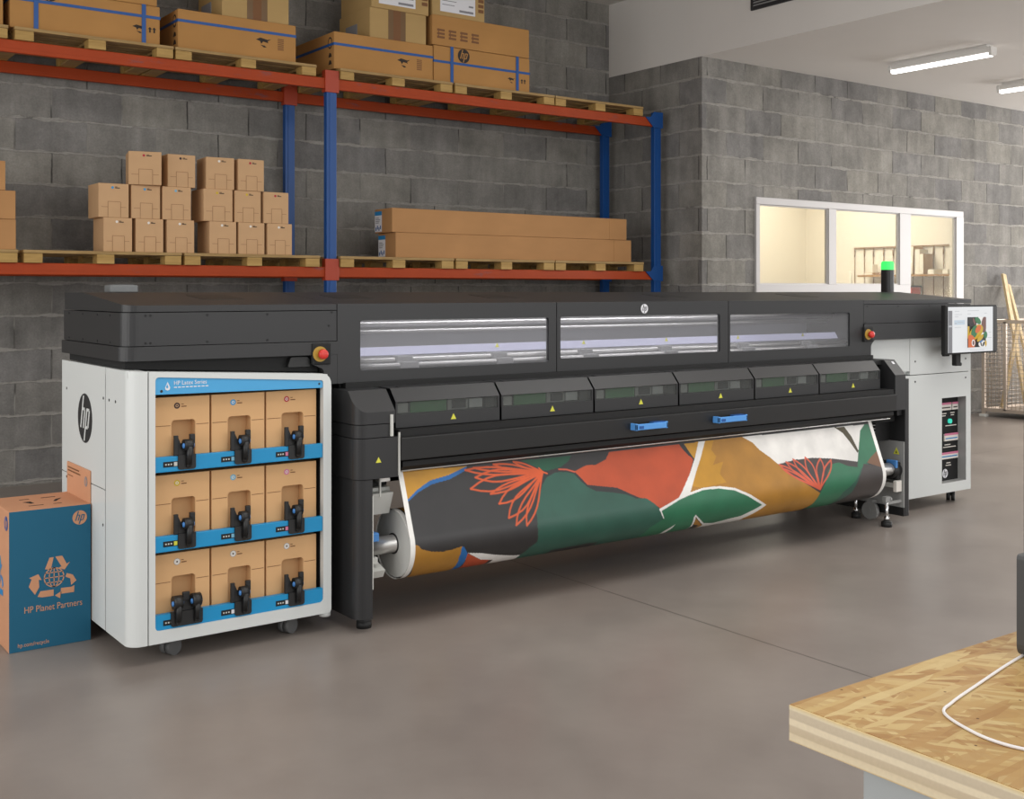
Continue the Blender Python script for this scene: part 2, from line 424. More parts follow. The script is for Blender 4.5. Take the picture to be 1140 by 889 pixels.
# ------------------------------------------------------------------ mesh helpers
class MB:
    """Collects shapes into one mesh."""
    def __init__(self):
        self.bm = bmesh.new()
        self.mats = []
    def mi(self, m):
        if m is None:
            return 0
        if m not in self.mats:
            self.mats.append(m)
        return self.mats.index(m)
    def box(self, x0, x1, y0, y1, z0, z1, m=None, bev=0.0):
        k = self.mi(m)
        r = bmesh.ops.create_cube(self.bm, size=1.0)
        vs = r['verts']
        for v in vs:
            v.co = Vector((x0 + (v.co.x + .5) * (x1 - x0), y0 + (v.co.y + .5) * (y1 - y0), z0 + (v.co.z + .5) * (z1 - z0)))
        fs = set(f for v in vs for f in v.link_faces)
        for f in fs:
            f.material_index = k
        if bev > 0:
            es = list(set(e for v in vs for e in v.link_edges))
            bmesh.ops.bevel(self.bm, geom=es, offset=bev, segments=2, affect='EDGES', profile=.5)
        return self
    def prism(self, pts, axis, a0, a1, m=None):
        """pts 2-D polygon; axis Z: (x,y), axis Y: (x,z), axis X: (y,z)"""
        k = self.mi(m)
        def P(p, a):
            return {'Z': (p[0], p[1], a), 'Y': (p[0], a, p[1]), 'X': (a, p[0], p[1])}[axis]
        A = [self.bm.verts.new(P(p, a0)) for p in pts]
        B = [self.bm.verts.new(P(p, a1)) for p in pts]
        n = len(pts)
        fs = [self.bm.faces.new(A), self.bm.faces.new(B)]
        for i in range(n):
            fs.append(self.bm.faces.new((A[i], A[(i + 1) % n], B[(i + 1) % n], B[i])))
        for f in fs:
            f.material_index = k
        return A + B
    def frame(self, outer, inner, axis, a0, a1, m=None):
        """ring between two polygons of equal point count, extruded"""
        k = self.mi(m)
        def P(p, a):
            return {'Z': (p[0], p[1], a), 'Y': (p[0], a, p[1]), 'X': (a, p[0], p[1])}[axis]
        n = len(outer)
        V = [[self.bm.verts.new(P(p, a)) for p in poly] for a in (a0, a1) for poly in (outer, inner)]
        o0, i0, o1, i1 = V
        for i in range(n):
            j = (i + 1) % n
            for q in ((o0[i], o0[j], i0[j], i0[i]), (o1[i], i1[i], i1[j], o1[j]), (o0[i], o1[i], o1[j], o0[j]), (i0[i], i0[j], i1[j], i1[i])):
                f = self.bm.faces.new(q); f.material_index = k
        return self
    def cyl(self, p0, p1, r, m=None, seg=20, r2=None):
        k = self.mi(m)
        p0, p1 = Vector(p0), Vector(p1)
        d = p1 - p0
        q = d.to_track_quat('Z', 'Y').to_matrix().to_4x4()
        mt = Matrix.Translation((p0 + p1) / 2) @ q
        r_ = bmesh.ops.create_cone(self.bm, cap_ends=True, segments=seg, radius1=r, radius2=r if r2 is None else r2, depth=d.length, matrix=mt)
        for f in set(f for v in r_['verts'] for f in v.link_faces):
            f.material_index = k
            f.smooth = len(f.verts) == 4
        return self
    def ball(self, c, r, m=None, scale=(1, 1, 1)):
        k = self.mi(m)
        mt = Matrix.Translation(c) @ Matrix.Diagonal((*scale, 1))
        r_ = bmesh.ops.create_uvsphere(self.bm, u_segments=18, v_segments=12, radius=r, matrix=mt)
        for f in set(f for v in r_['verts'] for f in v.link_faces):
            f.material_index = k; f.smooth = True
        return self
    def tube(self, pts, r, m=None, seg=8):
        k = self.mi(m)
        pts = [Vector(p) for p in pts]
        rings = []
        for i, p in enumerate(pts):
            t = (pts[min(i + 1, len(pts) - 1)] - pts[max(i - 1, 0)]).normalized()
            a = t.cross(Vector((0, 0, 1)))
            if a.length < 1e-3:
                a = Vector((1, 0, 0))
            a.normalize(); b_ = t.cross(a)
            rings.append([self.bm.verts.new(p + r * (math.cos(2 * PI * j / seg) * a + math.sin(2 * PI * j / seg) * b_)) for j in range(seg)])
        for i in range(len(rings) - 1):
            for j in range(seg):
                f = self.bm.faces.new((rings[i][j], rings[i][(j + 1) % seg], rings[i + 1][(j + 1) % seg], rings[i + 1][j]))
                f.smooth = True; f.material_index = k
        for rg in (rings[0], rings[-1]):
            f = self.bm.faces.new(rg); f.material_index = k
        return self
    def flat(self, pts2, O, U, V, th, m=None):
        """a thin printed shape: polygon in a plane O + u*U + v*V, th thick along the normal"""
        k = self.mi(m)
        O, U, V = Vector(O), Vector(U), Vector(V)
        N = U.cross(V).normalized()
        A = [self.bm.verts.new(O + p[0] * U + p[1] * V) for p in pts2]
        B = [self.bm.verts.new(O + p[0] * U + p[1] * V + N * th) for p in pts2]
        n = len(pts2)
        fs = [self.bm.faces.new(A), self.bm.faces.new(B)]
        for i in range(n):
            fs.append(self.bm.faces.new((A[i], A[(i + 1) % n], B[(i + 1) % n], B[i])))
        for f in fs:
            f.material_index = k
        return self
    def build(self, name, m=None, parent=None):
        bmesh.ops.recalc_face_normals(self.bm, faces=self.bm.faces[:])
        me = bpy.data.meshes.new(name)
        if parent is not None:
            bmesh.ops.translate(self.bm, verts=self.bm.verts[:], vec=-world_of(parent))
        self.bm.to_mesh(me); self.bm.free()
        for mm in (self.mats or [m]):
            me.materials.append(mm)
        o = bpy.data.objects.new(name, me)
        COL.objects.link(o)
        if parent is not None:
            o.parent = parent
        return o

def world_of(o):
    v = Vector(o.location)
    while o.parent is not None:
        o = o.parent
        v = v + Vector(o.location)
    return v

def tag(o, label=None, cat=None, group=None, kind=None):
    if label: o['label'] = label
    if cat: o['category'] = cat
    if group: o['group'] = group
    if kind: o['kind'] = kind
    return o

def thing(name, loc, label, cat, group=None):
    o = bpy.data.objects.new(name, None)
    o.empty_display_size = .1
    o.location = loc
    COL.objects.link(o)
    return tag(o, label, cat, group)

def copy_tree(o, parent=None):
    c = o.copy()
    COL.objects.link(c)
    c.parent = parent
    for ch in [x for x in o.children]:
        copy_tree(ch, c)
    return c

def one_box(name, m, parent, *a, bev=0.0):
    mb = MB(); mb.box(*a, bev=bev)
    return mb.build(name, m, parent)

def arc(cx, cy, r, a0, a1, n=8):
    return [(cx + r * math.cos(math.radians(a0 + (a1 - a0) * i / n)), cy + r * math.sin(math.radians(a0 + (a1 - a0) * i / n))) for i in range(n + 1)]

def rpoly(corners, radii, n=5):
    """polygon with rounded corners (n+1 points per corner)"""
    out = []
    k = len(corners)
    for i in range(k):
        p = Vector(corners[i]); a = Vector(corners[i - 1]); b = Vector(corners[(i + 1) % k])
        r = radii[i] if isinstance(radii, (list, tuple)) else radii
        da, db = (a - p).normalized(), (b - p).normalized()
        p0, p1 = p + da * r, p + db * r
        for j in range(n + 1):
            t = j / n
            out.append(tuple((1 - t) ** 2 * p0 + 2 * t * (1 - t) * p + t * t * p1))
    return out

def rrect(x0, x1, y0, y1, r, n=5):
    return rpoly([(x0, y0), (x1, y0), (x1, y1), (x0, y1)], r, n)

def ztop(mb, verts, fn):
    for v in verts:
        v.co.z = fn(v.co)

def lettering(name, s, size, O, U, V, m, parent, th=.0008, align='LEFT', xs=1.0):
    cu = bpy.data.curves.new('lettering_curve', 'FONT')
    cu.body = s
    cu.size = size
    cu.align_x = align
    cu.extrude = th / 2
    cu.resolution_u = 3
    tmp = bpy.data.objects.new('lettering_tmp', cu)
    COL.objects.link(tmp)
    dg = bpy.context.evaluated_depsgraph_get()
    me = bpy.data.meshes.new_from_object(tmp.evaluated_get(dg))
    bpy.data.objects.remove(tmp)
    bpy.data.curves.remove(cu)
    U, V, O = Vector(U), Vector(V), Vector(O)
    N = U.cross(V).normalized()
    base = world_of(parent)
    for v in me.vertices:
        v.co = O + v.co.x * xs * U + v.co.y * V + (v.co.z + th / 2) * N - base
    me.name = name
    me.materials.clear()
    me.materials.append(m)
    o = bpy.data.objects.new(name, me)
    COL.objects.link(o)
    o.parent = parent
    return o

def round_logo(name, O, U, V, R, disc, letter, parent, th=.001):
    """the round emblem: disc with two slanted lower-case letters running out of it"""
    mb = MB()
    mb.flat([(R * math.cos(2 * PI * i / 40), R * math.sin(2 * PI * i / 40)) for i in range(40)], O, U, V, th, disc)
    O2 = Vector(O) + Vector(U).cross(Vector(V)).normalized() * th
    sh = .30
    def q(x0, x1, y0, y1):
        mb.flat([((x + sh * y) * R, y * R) for x, y in ((x0, y0), (x1, y0), (x1, y1), (x0, y1))], O2, U, V, th * .6, letter)
    w = .15
    # h
    q(-.52, -.52 + w, -.42, .90); q(-.37, -.10, .30, .42); q(-.17, -.02, -.42, .36)
    # p
    q(.12, .12 + w, -.92, .42); q(.27, .52, .30, .42); q(.47, .62, -.36, .36); q(.27, .52, -.42, -.30)
    return mb.build(name, None, parent)

FX, FZ = (1, 0, 0), (0, 0, 1)           # front faces look towards -Y
SX = (0, -1, 0)                          # left faces look towards -X

def rect(u0, u1, v0, v1):
    return [(u0, v0), (u1, v0), (u1, v1), (u0, v1)]

# ------------------------------------------------------------------ setting
def struct(name, mb, m):
    return tag(mb.build(name, m), kind='structure')

WX = 8.10      # face of the side wall and of the lowered ceiling
WB = 9.34      # face of the back wall
WT = .075
WW = 7.95      # face of the wall with the window
CL, CH = 3.81, 4.59

mb = MB(); mb.box(-4, 18, -3, 13.2, -.12, 0); struct('floor', mb, M['floor'])
mb = MB(); mb.box(-4, WX + .25, WB, WB + .25, 0, CH); struct('wall_back', mb, M['wall_back'])
mb = MB(); mb.box(WX, WX + .25, WW + .0005, WB, 0, CL); struct('wall_side', mb, M['wall_side'])
mb = MB()
wx0, wx1, wz0, wz1 = 8.857, 12.54, 1.28, 2.465
mb.box(WX + .0005, wx0, WW, WW + WT, 0, CL)
mb.box(wx1, 18, WW, WW + WT, 0, CL)
mb.box(wx0, wx1, WW, WW + WT, 0, wz0)
mb.box(wx0, wx1, WW, WW + WT, wz1, CL)
struct('wall_window', mb, M['wall_win'])
mb = MB(); mb.box(-4, WX, 1.0, WB + .25, CH, CH + .2); struct('ceiling', mb, M['plaster'])
mb = MB(); mb.box(WX, 18, 0.0, WB, CL, CL + .2); struct('ceiling_low', mb, M['plaster'])
mb = MB(); mb.box(WX - .002, WX + .2, 0.0, WB - .001, CL + .0005, CH - .001); struct('wall_upper', mb, M['plaster'])

# office seen through the window
mb = MB(); mb.box(8.3, 13.2, 10.7, 10.85, 0, 3.3); struct('wall_office_back', mb, M['cream'])
mb = MB(); mb.box(13.0, 13.2, WW + WT, 10.7, 0, 3.3); struct('wall_office_right', mb, M['cream'])
mb = MB(); mb.box(8.3, 8.4, WW + WT, 10.7, 0, 3.3); struct('wall_office_left', mb, M['cream'])
mb = MB(); mb.box(8.3, 13.2, WW + WT, 10.85, 3.3, 3.45); struct('ceiling_office', mb, M['cream'])

w = tag(bpy.data.objects.new('window_1', None), kind='structure')
w.location = (wx0, WW, wz0); COL.objects.link(w)
mb = MB()
yf, yb = WW - .025, WW + .03
mb.box(wx0, wx1, yf, yb, 2.39, wz1, bev=.006)
mb.box(wx0, 11.478, yf, yb, wz0, 1.575, bev=.006)
mb.box(11.478, wx1, yf, yb, wz0, 1.35)
mb.box(wx0, 8.911, yf, yb, 1.575, 2.39)
mb.box(10.01, 10.132, yf, yb, 1.575, 2.39)
mb.box(11.273, 11.478, yf, yb, 1.575, 2.39)
mb.box(12.394, wx1, yf, yb, 1.35, 2.39)
mb.build('window_frame', M['winframe'], w)
mb = MB(); mb.box(12.396, wx1 - .001, WW + .0305, WW + WT, 1.30, 2.39); mb.box(wx0 + .001, 8.909, WW + .0305, WW + WT, 1.575, 2.39); mb.build('reveal', M['cream'], w)
for a, b_, zs in ((8.911, 10.01, 1.575), (10.132, 11.273, 1.575), (11.478, 12.394, 1.35)):
    mb = MB(); mb.frame(rrect(a - .002, b_ + .002, zs - .002, 2.392, .001, 1), rrect(a + .010, b_ - .016, zs + .01, 2.380, .001, 1), 'Y', WW - .006, WW + .022)
    sash = mb.build('sash', M['winframe'], w)
    one_box('pane', M['pane'], sash, a + .006, b_ - .010, WW + .006, WW + .011, zs + .005, 2.385)

# grille high on the lowered wall
g = thing('ventilation_grille', (WX - .003, 7.05, 4.13), 'dark louvred air grille high on the white bulkhead', 'vent')
mb = MB(); mb.frame([(6.1, 4.125), (7.30, 4.125), (7.30, 4.40), (6.1, 4.40)], [(6.13, 4.15), (7.275, 4.15), (7.275, 4.375), (6.13, 4.375)], 'X', WX - .022, WX - .003)
mb.build('grille_frame', M['vent'], g)
mb = MB()
mb.box(WX - .006, WX - .003, 6.13, 7.275, 4.15, 4.375, M['vent'])
for i in range(8):
    z = 4.16 + i * .027
    mb.prism([(WX - .018, z), (WX - .015, z), (WX - .006, z + .016), (WX - .009, z + .016)], 'Y', 6.13, 7.275, M['louver'])
mb.build('louver_panel', None, g)

# fluorescent battens under the lowered ceiling
def batten(x, y0, y1, label):
    t = thing('tube_light', (x, (y0 + y1) / 2, CL), label, 'light', 'tube lights on the low ceiling')
    mb = MB(); mb.prism(rpoly([(x - .045, CL - .025), (x - .035, CL - .085), (x + .035, CL - .085), (x + .045, CL - .025)], .008, 2), 'Y', y0, y1)
    mb.box(x - .03, x + .03, y0 + .05, y1 - .05, CL - .026, CL)
    mb.build('housing', M['lamp_body'], t)
    mb = MB(); mb.prism(rpoly([(x - .042, CL - .080), (x - .036, CL - .112), (x + .028, CL - .112), (x + .034, CL - .080)], .010, 3), 'Y', y0 + .02, y1 - .02)
    mb.build('diffuser', M['tube'], t)
    for ya, yb_ in ((y0 - .006, y0 + .022), (y1 - .022, y1 + .006)):
        mb = MB(); mb.prism(rpoly([(x - .053, CL - .03), (x - .048, CL - .108), (x + .04, CL - .108), (x + .048, CL - .03)], .014, 3), 'Y', ya, yb_)
        mb.build('end_cap', M['lamp_body'], t)
batten(9.9, 5.95, 7.06, 'white tube light nearer the bulkhead, whole in view on the low ceiling')
batten(11.85, 5.95, 7.05, 'second white tube light on the low ceiling, cut off at the right')

# ------------------------------------------------------------------ pallet rack
rack = thing('pallet_rack', (4.6, 8.8, 0), 'blue and orange steel pallet rack against the block wall', 'rack')
RF, RB = 8.40, 9.24
for x in (4.29, 7.93):
    for y, yy in ((RF, .05), (RB - .05, .05)):
        mb = MB()
        # open C-section upright
        mb.box(x - .045, x + .045, y, y + .012, 0, 3.295, bev=.002)
        mb.box(x - .045, x - .030, y + .012, y + yy, 0, 3.295)
        mb.box(x + .030, x + .045, y + .012, y + yy, 0, 3.295)
        mb.box(x - .018, x + .018, y - .004, y + .001, 0.05, 3.29)
        mb.box(x - .07, x + .07, y - .03, y + yy + .03, 0, .008)
        mb.build('upright', M['rblue'], rack)
for (xa, xb) in ((1.2, 4.245), (4.335, 7.885)):
    for y in (RF, RB - .045):
        for z0, z1 in ((1.615, 1.698), (3.152, 3.24)):
            mb = MB()
            mb.box(xa, xb, y + .002, y + .043, z0, z1, bev=.005)
            mb.box(xa, xb, y + .0, y + .003, z0 + .03, z0 + .055)
            mb.build('beam', M['orange'], rack)
for z0, z1 in ((1.588, 1.765), (3.125, 3.305)):
    for y in (RF, RB - .055):
        mb = MB()
        mb.box(4.29 - .062, 4.29 + .062, y - .012, y - .002, z0, z1, bev=.002)
        mb.box(4.29 - .062, 4.29 - .052, y - .002, y + .05, z0, z1)
        mb.box(4.29 + .052, 4.29 + .062, y - .002, y + .05, z0, z1)
        mb.build('beam_connector', M['orange2'], rack)
        zb0, zb1 = (1.612, 1.70) if z0 < 2 else (3.15, 3.243)
        mb = MB()
        mb.prism([(7.76, zb1 - .004), (7.87, zb0 - .01), (7.99, zb0 - .01), (7.99, zb1 + .055), (7.87, zb1 + .055), (7.83, zb1)], 'Y', y - .014, y - .003)
        mb.build('beam_connector', M['rblue'], rack)

def make_pallet(x0, x1, z0, label, group):
    t = thing('wooden_pallet', (x0, 8.37, z0), label, 'pallet', group)
    w_ = x1 - x0; y0, y1 = 8.37, 9.26
    mb = MB()
    for i in range(6):
        ya = y0 + i * (y1 - y0 - .12) / 5
        mb.box(x0, x1, ya, ya + .12, z0 + .068, z0 + .09, bev=.002)
    for xx in (x0 + .005, (x0 + x1) / 2 - .05, x1 - .105):
        mb.box(xx, xx + .1, y0 + .13, y1 - .13, z0 + .050, z0 + .0685)
    mb.build('deck', M['pallet'], t)
    for xx in (x0, (x0 + x1) / 2 - .065, x1 - .13):
        for yy in (y0, (y0 + y1) / 2 - .06, y1 - .12):
            one_box('block', M['pblock'], t, xx + .004, xx + .126, yy + .004, yy + .116, z0 + .0005, z0 + .066)
        one_box('runner', M['pallet'], t, xx + .008, xx + .122, y0 + .13, y1 - .13, z0, z0 + .013)
    return t
GU, GL = 'wooden pallets on the upper rack level', 'wooden pallets on the lower rack level'
ZU, ZL = 3.24, 1.698
make_pallet(.70, 1.808, ZU, 'wooden pallet at left edge of upper rack level, under cut-off box', GU)
make_pallet(1.849, 2.966, ZU, 'wooden pallet on upper rack level under the box with two upright straps at left', GU)
make_pallet(2.979, 4.141, ZU, 'wooden pallet on upper rack level just left of the blue middle post', GU)
make_pallet(4.357, 5.455, ZU, 'wooden pallet on upper rack level just right of the blue middle post', GU)
make_pallet(5.477, 6.591, ZU, 'middle wooden pallet of the right upper bay, strapped box across it', GU)
make_pallet(6.601, 7.71, ZU, 'empty wooden pallet at the right end of the upper rack level', GU)
make_pallet(.76, 1.872, ZL, 'wooden pallet at left edge of lower rack level, under three stacked boxes', GL)
make_pallet(1.907, 3.028, ZL, 'wooden pallet on lower rack level under the left cluster of tan cartons', GL)
make_pallet(3.048, 4.173, ZL, 'wooden pallet on lower rack level under the right cluster of tan cartons', GL)
make_pallet(4.357, 5.468, ZL, 'wooden pallet under the labelled ends of the two long cartons', GL)
make_pallet(5.487, 6.591, ZL, 'wooden pallet under the middle of the two long cartons', GL)
make_pallet(6.601, 7.716, ZL, 'wooden pallet under the plain right ends of the two long cartons', GL)

# ------------------------------------------------------------------ shipping boxes on the top level
def ship_box(x0, x1, z0, z1, y0, dep, label, mat, hstrap=None, vstraps=(), group='shipping boxes on the upper rack level', seam=True):
    t = thing('shipping_box', (x0, y0, z0), label, 'box', group)
    y1 = y0 + dep
    mb = MB()
    mb.box(x0, x1, y0, y1, z0, z1, bev=.006)
    mb.build('carton', mat, t)
    if hstrap is not None:
        mb = MB()
        h = .0105
        mb.frame([(x0 - .003, y0 - .003), (x1 + .003, y0 - .003), (x1 + .003, y1 + .003), (x0 - .003, y1 + .003)],
                 [(x0, y0), (x1, y0), (x1, y1), (x0, y1)], 'Z', hstrap - h, hstrap + h)
        mb.build('strap', M['strap'], t)
    for xv in vstraps:
        mb = MB()
        mb.frame([(y0 - .005, z0 - .0), (y1 + .005, z0 - .0), (y1 + .005, z1 + .0035), (y0 - .005, z1 + .0035)],
                 [(y0, z0 + .001), (y1, z0 + .001), (y1, z1), (y0, z1)], 'X', xv - .015, xv + .015)
        mb.build('strap', M['strap'], t)
    return t
def blot(parent, x, z, y, kind, s=1.0, m=None):
    """small black handling marks printed on a carton front"""
    mb = MB(); O = (x, y - .0006, z); m = m or M['ink']
    if kind == 'bird':
        mb.flat([(-.08 * s, .02 * s), (-.03 * s, .045 * s), (.05 * s, .03 * s), (.09 * s, .04 * s), (.05 * s, .012 * s), (.06 * s, -.005 * s), (0, .006 * s), (-.02 * s, -.02 * s), (-.035 * s, .008 * s)], O, FX, FZ, .0006, m)
        mb.flat([(-.03 * s, -.03 * s), (.01 * s, -.055 * s), (.04 * s, -.05 * s), (.015 * s, -.035 * s)], O, FX, FZ, .0006, m)
    elif kind == 'bars':
        for i in range(7):
            mb.flat(rect(-.03 * s, .03 * s, (-.055 + i * .016) * s, (-.046 + i * .016) * s), O, FX, FZ, .0006, m)
    elif kind == 'arrows':
        for dx in (-.035, .03):
            mb.flat([((dx - .012) * s, -.04 * s), ((dx + .012) * s, -.04 * s), ((dx + .012) * s, .01 * s), ((dx + .03) * s, .01 * s), (dx * s, .045 * s), ((dx - .03) * s, .01 * s), ((dx - .012) * s, .01 * s)], O, FX, FZ, .0006, m)
    elif kind == 'icons':
        for i in range(4):
            u = -.17 * s + i * .115 * s
            if i:
                mb.build('printed_icon', None, parent); mb = MB()
            for k in range(3):
                mb.flat(rect(u, u + .075 * s, (-.04 + k * .03) * s, (-.022 + k * .03) * s), O, FX, FZ, .0006, m)
            mb.flat(rect(u + .01, u + .02, -.04 * s, .04 * s), O, FX, FZ, .0008, m)
    return mb.build('printed_mark', None, parent)
def side_marks(parent, x0, y0, z):
    """emblem ring and arrows printed on the left face beside the front edge"""
    mb = MB(); O = (x0 - .0006, y0 + .07, z)
    ring = lambda r, n=18: [(r * .75 * math.cos(2 * PI * i / n), r * math.sin(2 * PI * i / n)) for i in range(n)]
    k = mb.mi(M['ink'])
    mb.flat(ring(.05), (O[0], O[1], z + .06), SX, FZ, .0006, M['ink'])
    mb.flat(ring(.036), (O[0] - .0006, O[1], z + .06), SX, FZ, .0006, M['kraft'])
    for dz in (-.04, -.10):
        mb.flat([(-.03, dz - .018), (.03, dz - .018), (.02, dz + .012), (-.01, dz + .02)], O, SX, FZ, .0006, M['ink'])
    return mb.build('printed_mark', None, parent)

t = ship_box(.80, 1.785, 3.33, 3.72, 8.42, .7, 'brown shipping box cut off at the left edge of the upper rack level', M['kraft'], 3.60, ())
t = ship_box(1.829, 2.878, 3.33, 3.62, 8.42, .75, 'long brown box with blue straps both ways at left, cut-off box on top', M['kraft'], 3.535, (2.0, 2.757))
round_logo('logo', (2.09, 8.4185, 3.605), FX, FZ, .06, M['ink'], M['kraft'], t)
blot(t, 2.72, 3.44, 8.42, 'bird', .6); blot(t, 2.82, 3.44, 8.42, 'arrows', .5)
t = ship_box(1.95, 2.86, 3.6235, 4.05, 8.43, .70, 'plain brown box at upper left, lying on the cross-strapped box', M['kraft'])
t = ship_box(3.015, 3.982, 3.33, 3.632, 8.42, .78, 'brown box with one level blue strap, left of the blue middle post', M['kraft'], 3.545, ())
side_marks(t, 3.015, 8.42, 3.49); blot(t, 3.70, 3.465, 8.42, 'bird', .75, M['ink']); blot(t, 3.85, 3.465, 8.42, 'bars', .85, M['brownink'])
def taped(x0, x1, z0, z1, y0, dep, xt, label, mat, flap=True):
    t = ship_box(x0, x1, z0, z1, y0, dep, label, mat)
    mb = MB()
    mb.box(xt - .085, xt + .085, y0 - .0012, y0, z0, z1, M['tape'])
    mb.box(xt - .035, xt + .035, y0 - .0018, y0, z0, z1, M['brownink'])
    mb.build('packing_tape', None, t)
    if flap:
        mb = MB(); mb.box(x0 - .006, x0 - .0005, y0 + .22, y0 + .42, z0 + .01, z0 + .15, M['greyprint']); mb.build('grey_label', None, t)
    return t
taped(3.37, 3.93, 3.632, 4.08, 8.44, .5, 3.66, 'pale box with brown tape on the strapped box left of middle post', M['kraft2'])
t = ship_box(4.322, 5.279, 3.33, 3.637, 8.42, .80, 'brown box with one level blue strap, right of the blue middle post', M['kraft'], 3.535, ())
side_marks(t, 4.322, 8.42, 3.49); blot(t, 4.98, 3.455, 8.42, 'bird', .75); blot(t, 5.14, 3.455, 8.42, 'bars', .85, M['brownink'])
taped(4.667, 5.222, 3.637, 3.893, 8.44, .55, 4.93, 'pale taped box in the middle of a stack right of middle post', M['kraft2'])
def labelled(x0, x1, z0, z1, y0, dep, lx0, lx1, label):
    t = ship_box(x0, x1, z0, z1, y0, dep, label, M['kraft2'])
    mb = MB()
    O = (0, y0 - .0006, 0)
    mb.flat(rect(lx0, lx1, z0 + .04, z1 - .02), O, FX, FZ, .0006, M['paper'])
    O = (0, y0 - .0014, 0)
    mb.flat(rect(lx1 - .17, lx1 - .02, z0 + .055, z0 + .075), O, FX, FZ, .0006, M['greyprint'])
    mb.flat(rect(lx1 - .07, lx1 - .02, z0 + .11, z0 + .125), O, FX, FZ, .0006, M['greyprint'])
    for i in range(4):
        mb.flat(rect(lx0 + .02, lx0 + .15 + .02 * (i % 2), z0 + .10 + i * .035, z0 + .106 + i * .035), O, FX, FZ, .0006, M['greyprint'])
    mb.build('shipping_label', None, t)
    mb = MB()
    for k in range(4):
        mb.flat(rect(x1 - .07, x1 - .012, z0 + .08 + k * .045, z0 + .11 + k * .045), (0, y0 - .0006, 0), FX, FZ, .0006, M['brownink'])
    mb.build('printed_mark', None, t)
    return t
labelled(4.68, 5.245, 3.8935, 4.15, 8.435, .55, 4.75, 5.11, 'pale box with white label, on top of the pale taped box')
t = ship_box(5.287, 6.332, 3.33, 3.648, 8.42, .75, 'brown box with round black emblem and blue straps both ways, right bay', M['kraft'], 3.51, (5.475, 6.19))
round_logo('logo', (5.60, 8.4185, 3.585), FX, FZ, .062, M['ink'], M['kraft'], t)
blot(t, 6.12, 3.43, 8.42, 'bird', .5); blot(t, 6.26, 3.43, 8.42, 'arrows', .5)
t = ship_box(5.272, 6.328, 3.6515, 3.915, 8.42, .72, 'plain brown box with row of icons, on the cross-strapped box in right bay', M['kraft'])
blot(t, 5.50, 3.755, 8.42, 'icons', 1.05, M['brownink'])
labelled(5.28, 5.833, 3.915, 4.20, 8.43, .5, 5.36, 5.73, 'pale box with white label, rightmost of the top boxes')

# ------------------------------------------------------------------ cartons on the lower level
def ink_carton_small(x0, x1, z0, z1, y0, dot, label, rot=0):
    t = thing('ink_carton', (x0, y0, z0), label, 'carton', 'tan ink cartons on the lower rack level')
    mb = MB()
    w_, h_ = x1 - x0, z1 - z0
    mb.box(x0, x1, y0, y0 + .26, z0, z1, M['tan2'], bev=.004)
    mb.build('carton', None, t)
    mb = MB(); O = (x0, y0 - .0006, z0)
    # tear-open outline
    zt, th = h_ * .46, .0035
    for u0, u1, v0, v1 in ((.02, w_ * .30, h_ * .30, h_ * .30 + th), (w_ * .72, w_ - .02, h_ * .30, h_ * .30 + th), (w_ * .30, w_ * .72, zt, zt + th),
                           (w_ * .30, w_ * .30 + th, .0, zt), (w_ * .72, w_ * .72 + th, .0, zt)):
        mb.flat(rect(u0, u1, v0, v1), O, FX, FZ, .0006, M['cutline'])
    mb.build('cut_line', None, t)
    mb = MB()
    r = .0095
    mb.flat([(w_ * .46 + r * math.cos(2 * PI * i / 16), h_ * .88 + r * math.sin(2 * PI * i / 16)) for i in range(16)], O, FX, FZ, .0006, M[dot])
    mb.flat(rect(w_ * .54, w_ * .70, h_ * .86, h_ * .885), O, FX, FZ, .0006, M['ink'])
    mb.flat(rect(w_ * .54, w_ * .62, h_ * .895, h_ * .91), O, FX, FZ, .0006, M['ink'])
    mb.build('emblem', None, t)
    t.rotation_euler.z = math.radians(rot)
M['dot_red'] = plain('dot_crimson', (176, 40, 56), .6)
M['dot_cyan'] = plain('dot_cyan', (60, 150, 200), .6)
M['dot_yel'] = plain('dot_yellow', (206, 176, 40), .6)
M['dot_white'] = plain('dot_pale', (226, 220, 212), .6)
M['dot_dark'] = plain('dot_dark', (60, 36, 34), .6)
M['dot_pink'] = plain('dot_pink', (206, 120, 150), .6)
M['dot_lcyan'] = plain('dot_light_cyan', (120, 176, 200), .6)
